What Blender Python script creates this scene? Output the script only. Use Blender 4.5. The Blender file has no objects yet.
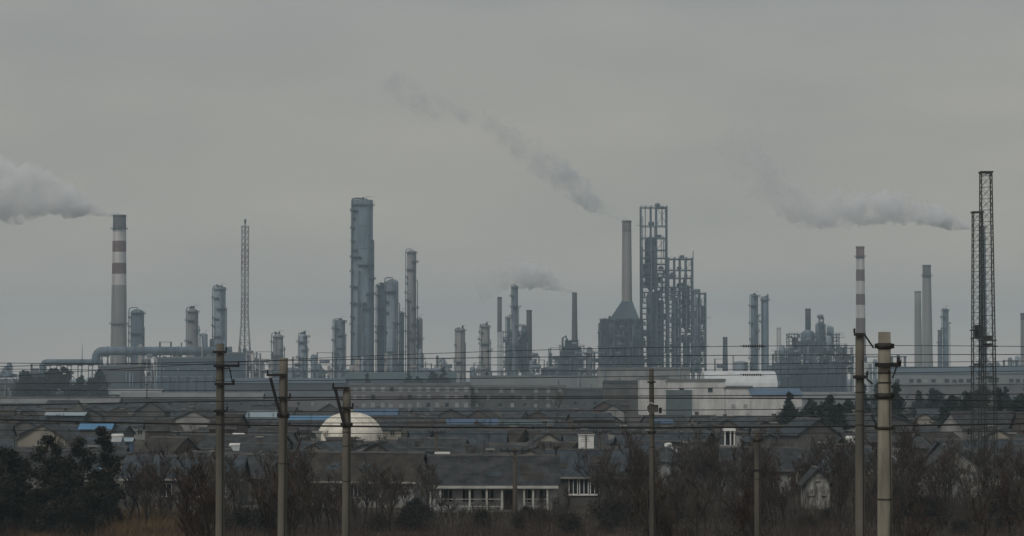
import bpy, math, random
from mathutils import Vector, Matrix, noise as mnoise
rad = math.radians
rnd = random.Random(7)
scn = bpy.context.scene
COL = scn.collection

# ------------------------------------------------------------------ camera
FPX = 2560.0; CAMH = 14.0; PITCH = math.atan(107 / FPX)
cam_d = bpy.data.cameras.new('camera'); cam = bpy.data.objects.new('camera', cam_d); COL.objects.link(cam)
cam_d.sensor_width = 36; cam_d.lens = FPX * 36 / 1024; cam_d.clip_start = 1; cam_d.clip_end = 30000
cam.location = (0, 0, CAMH); cam.rotation_euler = (math.pi / 2 + PITCH, 0, 0)
scn.camera = cam

# ------------------------------------------------------------------ sky
SUN_EL, SUN_AZ = 48, 215           # azimuth clockwise from +Y (north): behind the camera, to the left
world = bpy.data.worlds.new('World'); scn.world = world; world.use_nodes = True
nt = world.node_tree; N = nt.nodes; L = nt.links; N.clear()
sky = N.new('ShaderNodeTexSky'); sky.sky_type = 'NISHITA'; sky.sun_disc = False
sky.sun_elevation = rad(SUN_EL); sky.sun_rotation = rad(SUN_AZ); sky.dust_density = 4; sky.air_density = 1.5
tc = N.new('ShaderNodeTexCoord'); mp = N.new('ShaderNodeMapping'); mp.inputs['Scale'].default_value = (1.0, 1.0, 4.0)
L.new(tc.outputs['Generated'], mp.inputs['Vector'])
nz = N.new('ShaderNodeTexNoise'); nz.inputs['Scale'].default_value = 7.0; nz.inputs['Detail'].default_value = 5; nz.inputs['Roughness'].default_value = .5
L.new(mp.outputs[0], nz.inputs['Vector'])
rp = N.new('ShaderNodeValToRGB'); rp.color_ramp.elements[0].position = .33; rp.color_ramp.elements[1].position = .68
rp.color_ramp.elements[0].color = (.90, .915, .93, 1); rp.color_ramp.elements[1].color = (1.09, 1.08, 1.065, 1)
L.new(nz.outputs['Fac'], rp.inputs['Fac'])
sx = N.new('ShaderNodeSeparateXYZ'); L.new(tc.outputs['Generated'], sx.inputs[0])
er = N.new('ShaderNodeValToRGB'); er.color_ramp.elements[0].position = .0; er.color_ramp.elements[1].position = .16   # deck thins and warms towards the horizon
er.color_ramp.elements[0].color = (7.3, 5.7, 4.35, 1); er.color_ramp.elements[1].color = (2.9, 2.88, 2.77, 1)
for p_, c_ in ((.022, (5.15, 4.32, 3.48, 1)), (.06, (3.78, 3.47, 2.97, 1))): er.color_ramp.elements.new(p_).color = c_
L.new(sx.outputs['Z'], er.inputs['Fac'])
ml = N.new('ShaderNodeMix'); ml.data_type = 'RGBA'; ml.blend_type = 'MULTIPLY'; ml.inputs[0].default_value = 1
L.new(er.outputs[0], ml.inputs[6]); L.new(rp.outputs[0], ml.inputs[7])
mx = N.new('ShaderNodeMix'); mx.data_type = 'RGBA'; mx.inputs[0].default_value = .94     # closed overcast deck
L.new(sky.outputs[0], mx.inputs[6]); L.new(ml.outputs[2], mx.inputs[7])
bg = N.new('ShaderNodeBackground'); bg.inputs['Strength'].default_value = .1
L.new(mx.outputs[2], bg.inputs['Color'])
wo = N.new('ShaderNodeOutputWorld'); L.new(bg.outputs[0], wo.inputs['Surface'])

# ------------------------------------------------------------------ sun, exposure
sd = bpy.data.lights.new('sun', 'SUN'); sun = bpy.data.objects.new('sun', sd); COL.objects.link(sun)
sd.energy = 1.05; sd.angle = rad(30); sd.color = (1, .96, .9)
az = rad(SUN_AZ); el = rad(SUN_EL)
sdir = Vector((math.sin(az) * math.cos(el), math.cos(az) * math.cos(el), math.sin(el)))
sun.rotation_euler = sdir.to_track_quat('Z', 'Y').to_euler(); sun.location = sdir * 3000
vs = scn.view_settings; vs.view_transform = 'Standard'; vs.look = 'None'; vs.exposure = 0.19; vs.gamma = 1; vs.use_curve_mapping = False
cy = scn.cycles; cy.use_denoising = True; cy.volume_bounces = 10; cy.max_bounces = 10; cy.volume_max_steps = 96

# ------------------------------------------------------------------ helpers
CP, SP = math.cos(PITCH), math.sin(PITCH)
def ray(px, py):
    u = (px - 512) / FPX; v = (268 - py) / FPX
    y = CP - v * SP
    return u / y, (SP + v * CP) / y
def X(px, D, py=375): return ray(px, py)[0] * D
def Z(py, D, px=512): return CAMH + ray(px, py)[1] * D
def gz(y):
    if y < 125: return 5.5
    if y > 175: return 0.0
    t = (y - 125) / 50; return 5.5 * (1 - t * t * (3 - 2 * t))

class MB:
    def __init__(s): s.v = []; s.f = []; s.m = []; s.sm = []
    def add(s, vs_, fs, mi=0, smooth=False):
        o = len(s.v); s.v += [tuple(p) for p in vs_]
        for f in fs: s.f.append(tuple(i + o for i in f)); s.m.append(mi); s.sm.append(smooth)
        return s
    def box(s, x0, x1, y0, y1, z0, z1, mi=0):
        return s.add([(x0,y0,z0),(x1,y0,z0),(x1,y1,z0),(x0,y1,z0),(x0,y0,z1),(x1,y0,z1),(x1,y1,z1),(x0,y1,z1)],
            [(0,3,2,1),(4,5,6,7),(0,1,5,4),(1,2,6,5),(2,3,7,6),(3,0,4,7)], mi)
    def tube(s, pts, rs, n=8, mi=0, caps=True, smooth=True):
        pts = [Vector(p) for p in pts]
        if not hasattr(rs, '__len__'): rs = [rs] * len(pts)
        vs_ = []; fs = []
        up = Vector((0, 0, 1))
        t0 = (pts[1] - pts[0]).normalized()
        a = t0.cross(up)
        if a.length < .05: a = t0.cross(Vector((1, 0, 0)))
        a.normalize()
        for i, p in enumerate(pts):
            t = (pts[min(i+1, len(pts)-1)] - pts[max(i-1, 0)])
            if t.length < 1e-9: t = t0
            t.normalize()
            a = (a - t * a.dot(t))
            if a.length < 1e-6: a = t.orthogonal()
            a.normalize(); b = t.cross(a)
            for k in range(n):
                w = 2 * math.pi * (k + .5) / n
                vs_.append(p + a * (rs[i] * math.cos(w)) + b * (rs[i] * math.sin(w)))
        for i in range(len(pts) - 1):
            for k in range(n):
                k2 = (k + 1) % n
                fs.append((i*n+k, i*n+k2, (i+1)*n+k2, (i+1)*n+k))
        s.add(vs_, fs, mi, smooth)
        if caps:
            o = len(s.v) - len(vs_)
            s.f.append(tuple(o + k for k in reversed(range(n)))); s.m.append(mi); s.sm.append(False)
            e = o + (len(pts) - 1) * n
            s.f.append(tuple(e + k for k in range(n))); s.m.append(mi); s.sm.append(False)
        return s
    def bar(s, a, b, w, mi=0): return s.tube([a, b], w * .7071, 4, mi, True, False)
    def lathe(s, prof, n=20, cx=0, cy=0, mi=0, mis=None, cap=True):
        vs_ = []; o = len(s.v)
        for r, z in prof:
            for k in range(n):
                w = 2 * math.pi * k / n; vs_.append((cx + r * math.cos(w), cy + r * math.sin(w), z))
        s.v += vs_
        for i in range(len(prof) - 1):
            for k in range(n):
                k2 = (k + 1) % n
                s.f.append((o+i*n+k, o+i*n+k2, o+(i+1)*n+k2, o+(i+1)*n+k)); s.m.append(mis[i] if mis else mi); s.sm.append(True)
        if cap:
            e = o + (len(prof) - 1) * n
            s.f.append(tuple(e + k for k in range(n))); s.m.append(mis[-1] if mis else mi); s.sm.append(False)
        return s
    def prism(s, poly, y0, y1, mi=0):            # polygon in x,z extruded along y
        n = len(poly)
        vs_ = [(x, y0, z) for x, z in poly] + [(x, y1, z) for x, z in poly]
        fs = [tuple(range(n)), tuple(n + i for i in reversed(range(n)))] + [(i, n + i, n + (i+1) % n, (i+1) % n) for i in range(n)]
        return s.add(vs_, fs, mi)
    def prismx(s, poly, x0, x1, mi=0):           # polygon in y,z extruded along x
        n = len(poly)
        vs_ = [(x0, y, z) for y, z in poly] + [(x1, y, z) for y, z in poly]
        fs = [tuple(reversed(range(n))), tuple(n + i for i in range(n))] + [(i, (i+1) % n, n + (i+1) % n, n + i) for i in range(n)]
        return s.add(vs_, fs, mi)
    def mesh(s, name, mats):
        me = bpy.data.meshes.new(name); me.from_pydata(s.v, [], s.f)
        for m in (mats if isinstance(mats, (list, tuple)) else [mats]): me.materials.append(m)
        me.polygons.foreach_set('material_index', s.m); me.polygons.foreach_set('use_smooth', s.sm)
        me.update(); return me
    def build(s, name, mats, parent=None, loc=(0, 0, 0), rz=0):
        return place(name, s.mesh(name, mats), parent, loc, rz)
def place(name, me, parent=None, loc=(0, 0, 0), rz=0):
    o = bpy.data.objects.new(name, me); COL.objects.link(o); o.location = loc; o.rotation_euler = (0, 0, rz)
    if parent: o.parent = parent
    return o
def tag(o, label, cat=None, group=None, kind=None):
    o['label'] = label
    if cat: o['category'] = cat
    if group: o['group'] = group
    if kind: o['kind'] = kind
    return o
def thing(name, label, cat, loc=(0, 0, 0), rz=0, group=None):
    o = bpy.data.objects.new(name, None); COL.objects.link(o); o.location = loc; o.rotation_euler = (0, 0, rz)
    o.empty_display_size = .5; o['kind'] = 'thing'
    return tag(o, label, cat, group)
def copy_tree(o, parent=None):
    c = o.copy(); COL.objects.link(c); c.parent = parent
    for ch in list(o.children): copy_tree(ch, c)
    return c

# ------------------------------------------------------------------ materials
def mat(name, c, c2=None, scale=.3, rough=.8, stretch=1.0, bump=0.0, metal=0.0, detail=5, lo=.35, hi=.68, wave=None):
    m = bpy.data.materials.new(name); m.use_nodes = True
    nt = m.node_tree; N = nt.nodes; L = nt.links
    b = N['Principled BSDF']; b.inputs['Roughness'].default_value = rough; b.inputs['Metallic'].default_value = metal
    b.inputs['Specular IOR Level'].default_value = .25
    c2 = c2 or tuple(k * .72 for k in c)
    t = N.new('ShaderNodeTexCoord'); mp = N.new('ShaderNodeMapping'); mp.inputs['Scale'].default_value = (scale, scale, scale * stretch)
    geo = N.new('ShaderNodeObjectInfo'); ad = N.new('ShaderNodeVectorMath'); ad.operation = 'ADD'
    L.new(t.outputs['Object'], ad.inputs[0]); L.new(geo.outputs['Location'], ad.inputs[1])
    L.new(ad.outputs[0], mp.inputs['Vector'])
    n = N.new('ShaderNodeTexNoise'); n.inputs['Scale'].default_value = 1; n.inputs['Detail'].default_value = detail; n.inputs['Roughness'].default_value = .62
    L.new(mp.outputs[0], n.inputs['Vector'])
    r = N.new('ShaderNodeValToRGB'); r.color_ramp.elements[0].position = lo; r.color_ramp.elements[1].position = hi
    r.color_ramp.elements[0].color = (*c2, 1); r.color_ramp.elements[1].color = (*c, 1)
    L.new(n.outputs['Fac'], r.inputs['Fac'])
    L.new(r.outputs[0], b.inputs['Base Color'])
    h = n.outputs['Fac']
    if wave:
        w = N.new('ShaderNodeTexWave'); w.bands_direction = wave[0]; w.inputs['Scale'].default_value = wave[1]; w.inputs['Distortion'].default_value = .4
        L.new(t.outputs['Object'], w.inputs['Vector']); h = w.outputs['Fac']
    if bump or wave:
        bp = N.new('ShaderNodeBump'); bp.inputs['Strength'].default_value = bump or .5; bp.inputs['Distance'].default_value = wave[2] if wave else .05
        L.new(h, bp.inputs['Height']); L.new(bp.outputs[0], b.inputs['Normal'])
    return m
M = {}
M['steel'] = mat('weathered_steel', (.17, .20, .23), (.09, .105, .12), .12, .7, .25)
M['steel_dark'] = mat('dark_steel', (.08, .10, .12), (.04, .05, .062), .2, .7, .4)
M['frame'] = mat('blue_grey_frame_steel', (.12, .155, .19), (.065, .085, .105), .2, .7, .4)
M['shell'] = mat('insulated_shell', (.265, .32, .375), (.095, .12, .145), .14, .6, .12)
M['shell_blue'] = mat('bluish_shell', (.19, .25, .31), (.07, .10, .13), .14, .6, .15)
M['shell_warm'] = mat('rust_streaked_shell', (.27, .275, .285), (.13, .115, .11), .16, .7, .1)
M['conc'] = mat('stack_concrete', (.30, .285, .27), (.22, .21, .20), .12, .9, .12)
M['conc_dark'] = mat('sooty_concrete', (.125, .115, .115), (.075, .07, .072), .2, .9, .2)
M['band_red'] = mat('faded_red_paint', (.20, .112, .10), (.135, .08, .074), .2, .8, .2)
M['band_white'] = mat('faded_white_paint', (.66, .64, .62), (.48, .46, .45), .2, .8, .2)
M['brown_stack'] = mat('brown_stack_steel', (.17, .155, .145), (.11, .10, .098), .2, .8, .15)
M['pale_stack'] = mat('pale_stack_paint', (.66, .68, .69), (.5, .52, .53), .2, .8, .15)
M['clad_blue'] = mat('blue_grey_cladding', (.085, .12, .155), (.052, .078, .102), .06, .6, .3, wave=('X', .9, .08))
M['clad_grey'] = mat('grey_cladding', (.26, .27, .275), (.18, .19, .195), .06, .7, .3, wave=('X', .9, .08))
M['clad_dark'] = mat('dark_cladding', (.085, .095, .105), (.055, .062, .07), .08, .7, .3)
M['teal'] = mat('dark_teal_panel', (.055, .085, .095), (.038, .06, .068), .1, .5, .4)
M['wall_pale'] = mat('pale_render', (.32, .32, .31), (.18, .18, .172), .35, .9, .5)
M['wall_white'] = mat('white_render', (.66, .66, .645), (.42, .42, .41), .35, .9, .4)
M['gate'] = mat('grey_teal_gate', (.115, .145, .155), (.08, .105, .115), .2, .6)
M['trim_bright'] = mat('white_painted_timber', (.58, .57, .53), (.36, .355, .33), .8, .8)
M['wall_stained'] = mat('stained_white_render', (.42, .415, .39), (.10, .097, .09), 1.3, .9, .5, lo=.4, hi=.62)
M['wall_beige'] = mat('beige_render', (.36, .335, .28), (.25, .23, .19), .3, .9, .4)
M['wall_grey'] = mat('grey_cement_wall', (.135, .13, .122), (.075, .072, .068), .3, .9, .5)
M['wall_brick'] = mat('brown_brick_wall', (.125, .10, .085), (.08, .062, .052), .4, .9, .5)
M['wall_purple'] = mat('mauve_grey_wall', (.20, .19, .195), (.13, .125, .13), .1, .9, .5)
M['roof_slate'] = mat('dark_roof_tiles', (.07, .074, .078), (.024, .026, .029), .7, .9, 1, wave=('X', 2.2, .06))
M['roof_blue'] = mat('bluish_roof_tiles', (.07, .087, .102), (.028, .037, .046), .7, .9, 1, wave=('X', 2.2, .06))
M['roof_brown'] = mat('mossy_brown_roof_tiles', (.066, .058, .048), (.024, .022, .02), .7, .9, 1, wave=('X', 2.2, .06))
M['roof_conc'] = mat('flat_roof_cement', (.20, .205, .205), (.13, .135, .135), .2, .9)
M['roof_sheetblue'] = mat('blue_sheet_roof', (.10, .27, .46), (.07, .20, .36), .2, .45, 1, wave=('X', 1.6, .08))
M['roof_sheetdull'] = mat('dull_blue_sheet_roof', (.075, .14, .24), (.05, .10, .175), .2, .5, 1, wave=('X', 1.6, .08))
M['roof_sheetpale'] = mat('pale_blue_sheet_roof', (.34, .42, .47), (.24, .31, .36), .2, .5, 1, wave=('X', 1.6, .08))
M['trim'] = mat('pale_trim', (.34, .335, .30), (.22, .215, .195), .6, .8)
M['ridge'] = mat('ridge_mortar', (.17, .17, .165), (.08, .08, .08), .6, .9)
M['glass'] = mat('dark_window_glass', (.028, .032, .036), (.018, .02, .024), .2, .12)
M['glass_pale'] = mat('pale_window_glass', (.36, .38, .39), (.22, .24, .25), .25, .2)
M['wood'] = mat('old_door_wood', (.07, .05, .038), (.045, .032, .025), .8, .8)
M['dome'] = mat('cream_dome_skin', (.82, .78, .68), (.50, .47, .41), .7, .8, .35, lo=.3, hi=.6)
M['white'] = mat('white_enamel', (.80, .80, .78), (.66, .66, .64), .6, .5)
M['pole'] = mat('pole_concrete', (.36, .34, .28), (.15, .142, .115), 2.2, .9, .2)
M['pole2'] = mat('pole_concrete_grey', (.165, .155, .13), (.09, .085, .072), 1.1, .9, .25)
M['pole3'] = mat('pole_concrete_dull', (.13, .12, .10), (.07, .065, .055), 1.1, .9, .25)
M['clamp'] = mat('rusty_clamp_iron', (.06, .055, .05), (.03, .028, .026), 3, .7)
M['iron'] = mat('blackened_iron', (.03, .03, .029), (.016, .016, .016), 2, .6)
M['mast'] = mat('galvanised_dark_lattice', (.06, .062, .06), (.036, .038, .037), 1, .6)
M['insul'] = mat('brown_porcelain', (.04, .032, .028), None, 2, .3)
M['timber'] = mat('old_timber_pole', (.085, .072, .058), (.05, .043, .035), 1, .9, .2)
M['bark'] = mat('dark_bark', (.052, .042, .034), (.028, .023, .02), 1.5, .95, .4)
M['twig'] = mat('brown_twigs', (.072, .052, .040), (.04, .03, .024), .5, .95)
M['twig_red'] = mat('reddish_twigs', (.070, .048, .038), (.04, .028, .023), .5, .95)
M['twig_grey'] = mat('grey_brown_twigs', (.105, .092, .076), (.06, .052, .044), .5, .95)
M['dry'] = mat('dry_ochre_grass', (.19, .125, .062), (.10, .066, .036), .3, .95)
M['needles'] = mat('evergreen_leaves', (.038, .038, .024), (.016, .018, .012), .6, .8)
M['needles2'] = mat('far_evergreen_leaves', (.032, .044, .034), (.016, .023, .019), .3, .8)
M['bush'] = mat('dark_bush_leaves', (.040, .038, .028), (.018, .018, .014), .6, .85)
M['ground'] = mat('winter_soil', (.070, .058, .044), (.04, .034, .027), .12, .95, 1, bump=.3)

# ------------------------------------------------------------------ ground
def ground():
    xs = [-4500, -1500, -600, -250, -100, 0, 100, 250, 600, 1500, 4500]
    ys = [-300, -60, 0, 60, 110] + [125 + 5 * k for k in range(11)] + [200, 260, 400, 700, 1200, 2200, 4500, 9000]
    v = [(x, y, gz(y)) for y in ys for x in xs]; n = len(xs)
    f = [(j*n+i, j*n+i+1, (j+1)*n+i+1, (j+1)*n+i) for j in range(len(ys)-1) for i in range(n-1)]
    m = MB(); m.add(v, f, 0, True); o = m.build('ground', M['ground']); o['kind'] = 'structure'
ground()

# ================================================================== THE PLANT
def stack(px0, px1, ytop, D, label, mats, cuts=None, base_w=None, plats=(), group=None, name='chimney_stack', lip=True, n=24, z0=0):
    cx = (px0 + px1) / 2; k = D / FPX; r1 = (px1 - px0) / 2 * k; H = Z(ytop, D) - z0
    r0 = (base_w or (px1 - px0) * 1.25) / 2 * k
    t = thing(name, label, 'chimney', (X(cx, D), D, z0), 0, group)
    rz = lambda z: r0 + (r1 - r0) * z / H
    zs = [0] + sorted([Z(y, D) - z0 for y in (cuts or [])]) + [H]
    prof = []; mis = []
    nm = len(mats)
    for i in range(len(zs) - 1):
        prof.append((rz(zs[i]), zs[i])); mis.append(i % nm if cuts is None else min(i, nm - 1))
    prof.append((rz(H), H)); mis.append(mis[-1])
    m = MB()
    m.lathe(prof + [(r1 * .8, H), (r1 * .78, H - 3)], n, mis=mis + [mis[-1]] * 2)
    m.build('shaft', mats, t)
    if lip:
        m = MB(); m.lathe([(r1 * 1.0, H - 1.3), (r1 * 1.07, H - 1.2), (r1 * 1.07, H + .05), (r1 * .82, H + .05)], n, cap=False); m.build('rim', mats[-1], t)
    for y in plats: platform(t, rz(Z(y, D) - z0), Z(y, D) - z0, .9 + .12 * r1)
    m = MB()
    a = -2.2
    for s in (-.25, .25):
        m.bar(((r0 + .12) * math.cos(a) + s, (r0 + .12) * math.sin(a), 0), ((r1 + .12) * math.cos(a) + s, (r1 + .12) * math.sin(a), H), .09)
    for q in range(int(H / 1.6)):
        z = q * 1.6 + .5; rr = rz(z) + .12; m.bar((rr * math.cos(a) - .25, rr * math.sin(a), z), (rr * math.cos(a) + .25, rr * math.sin(a), z), .06)
    m.build('ladder', M['steel_dark'], t)
    return t
PLAT_CACHE = {}
ARC_CACHE = {}
def arc_platform(t, r, z, w, half, a0):
    key = (round(r, 1), round(w, 1), round(half, 1))
    if key not in ARC_CACHE:
        r, w, half = key; m = MB(); n = 8; ri, ro = r + .02, r + w
        A = [-half + 2 * half * i / n for i in range(n + 1)]
        v = []
        for a in A:
            c, s_ = math.cos(a), math.sin(a); v += [(ri*c, ri*s_, -.2), (ro*c, ro*s_, -.2), (ro*c, ro*s_, .18), (ri*c, ri*s_, .18)]
        f = []
        for i in range(n):
            for q in range(4): f.append((i*4+q, i*4+(q+1) % 4, i*4+4+(q+1) % 4, i*4+4+q))
        f += [(3, 2, 1, 0), tuple(n*4+q for q in range(4))]; m.add(v, f)
        for h in (.6, 1.2): m.tube([((ro-.05)*math.cos(a), (ro-.05)*math.sin(a), h) for a in A], .07, 4, 0, False, False)
        for a in A: m.bar(((ro-.05)*math.cos(a), (ro-.05)*math.sin(a), 0), ((ro-.05)*math.cos(a), (ro-.05)*math.sin(a), 1.2), .09)
        for a in A[::4]: m.bar((ri*math.cos(a), ri*math.sin(a), -1.5), ((ro-.1)*math.cos(a), (ro-.1)*math.sin(a), -.12), .14)
        ARC_CACHE[key] = m.mesh('platform', M['steel_dark'])
    return place('platform', ARC_CACHE[key], t, (0, 0, z), a0)
def platform(t, r, z, w=1.3, arc=None):
    key = (round(r, 1), round(w, 1), arc)
    if key not in PLAT_CACHE:
        r, w = key[0], key[1]
        m = MB(); n = 20
        m.lathe([(r + .02, -.1), (r + w, -.1), (r + w, .12), (r + .02, .12)], n, cap=False)
        for h in (.6, 1.15):
            pts = [((r + w - .05) * math.cos(2 * math.pi * k / n), (r + w - .05) * math.sin(2 * math.pi * k / n), h) for k in range(n + 1)]
            m.tube(pts, .06, 4, 0, False, False)
        for k in range(0, n, 2):
            c, s_ = math.cos(2 * math.pi * k / n), math.sin(2 * math.pi * k / n)
            m.bar(((r + w - .05) * c, (r + w - .05) * s_, 0), ((r + w - .05) * c, (r + w - .05) * s_, 1.15), .08)
        PLAT_CACHE[key] = m.mesh('platform', M['steel_dark'])
    return place('platform', PLAT_CACHE[key], t, (0, 0, z))

def column(px0, px1, ytop, D, label, m_='shell', nplat=5, top='dome', pipe=1, neck=None, seed=0, group=None, ladder_w=.5, z0=0):
    rr = random.Random(seed * 31 + int(px0 * 7)); k = D / FPX; r = (px1 - px0) / 2 * k * .84; H = Z(ytop, D) - z0
    t = thing('process_column', label, 'column', (X((px0 + px1) / 2, D), D, z0), 0, group)
    Hs = H - (r * .6 if top == 'dome' else .3)
    prof = [(r * 1.05, 0), (r * 1.05, 3), (r, 3.4)]
    if neck:
        zn = neck * H; prof += [(r, zn), (r * .8, zn + r * .8), (r * .8, Hs)]; re = r * .8
    else: prof += [(r, Hs)]; re = r
    if top == 'dome': prof += [(re * math.cos(a), Hs + .6 * re * math.sin(a)) for a in (.35, .7, 1.0, 1.3, 1.5)]
    else: prof += [(re * .96, H)]
    m = MB(); m.lathe(prof, 20); sh = m.build('shell', M[m_], t)
    for q in range(1, int(H / 17)):              # stiffening rings on the shell
        z = q * 17 + rr.uniform(-4, 4)
        rz_ = re if (neck and z > neck * H + r * .8) else r
        if z < Hs - 1: MB().lathe([(rz_ + .01, z), (rz_ + .07, z + .05), (rz_ + .07, z + .35), (rz_ + .01, z + .4)], 20, cap=False).build('shell_ring', M['steel'], sh)
    nplat = int(nplat * 1.7); pipe = pipe + 1 if r > 2 else pipe
    for q in range(nplat):
        z = H * (.28 + .70 * (q + 1) / nplat) if nplat > 1 else H * .95
        z = min(z + rr.uniform(-1.2, .6), Hs - .2)
        rz_ = re if (neck and z > neck * H + r * .8) else r
        if q == nplat - 1 and rr.random() < .6: platform(t, rz_, z, rr.choice((1.0, 1.3)))
        else: arc_platform(t, rz_, z, rr.choice((1.4, 1.8, 2.2)), rr.choice((.8, 1.1, 1.5)), rr.choice((math.pi, math.pi - .4, 0, -.4, -1.2)) if q % 2 else rr.choice((math.pi, 2.8, -2.0)))
    for q in range(pipe):                        # overhead line: out of the top and down the side
        a = rr.uniform(2.6, 3.6) if q % 2 == 0 else rr.uniform(-.5, .5)
        if q > 1: a = rr.uniform(.6, 2.5)
        ro = r * 1.08 + rr.uniform(.4, .8); pr = max(.26, r * .09)
        c, s_ = math.cos(a), -abs(math.sin(a)) - .1
        zt = H + min(1.0, r * .2)
        pts = [(0, 0, Hs), (0, 0, zt), (c * ro * .6, s_ * ro * .6, zt + .1), (c * ro * .95, s_ * ro * .95, zt - .5), (c * ro, s_ * ro, zt - 2), (c * ro, s_ * ro, 2)] if q == 0 else \
              [(c * r * .9, s_ * r * .9, H * (.95 - .16 * q)), (c * ro, s_ * ro, H * (.95 - .16 * q)), (c * ro, s_ * ro, H * (.95 - .16 * q) - 1), (c * ro, s_ * ro, 2)]
        MB().tube(pts, pr, 8).build('overhead_pipe' if q == 0 else 'side_pipe', M['steel'], t)
    m = MB(); a = rr.uniform(-2.4, -.8)
    x, y = (r + .9) * math.cos(a), (r + .9) * math.sin(a)
    m.box(x - ladder_w / 2, x + ladder_w / 2, y - .04, y + .04, 0, H * .96)
    for q in range(int(H / 4)): m.bar((r * .98 * math.cos(a), r * .98 * math.sin(a), q * 4 + 2), (x, y, q * 4 + 2), .12)
    m.build('ladder_cage', M['steel_dark'], t)
    if top != 'dome' or rr.random() < .6:
        if r > 2.5:
            for q in range(3): x = rr.uniform(-r * .7, r * .5); h = rr.uniform(.8, 2.4); MB().box(x, x + rr.uniform(.6, 1.8), -r * .3, r * .3, H - .35, H + h).build('top_valve_box', M['steel_dark'], t)
        m = MB(); m.bar((r * .3, 0, H - .5), (r * .3, 0, H + 2.6), .18).bar((r * .3, 0, H + 2.6), (r * 1.25, 0, H + 2.2), .16); m.build('davit', M['steel_dark'], t)
    return t

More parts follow.
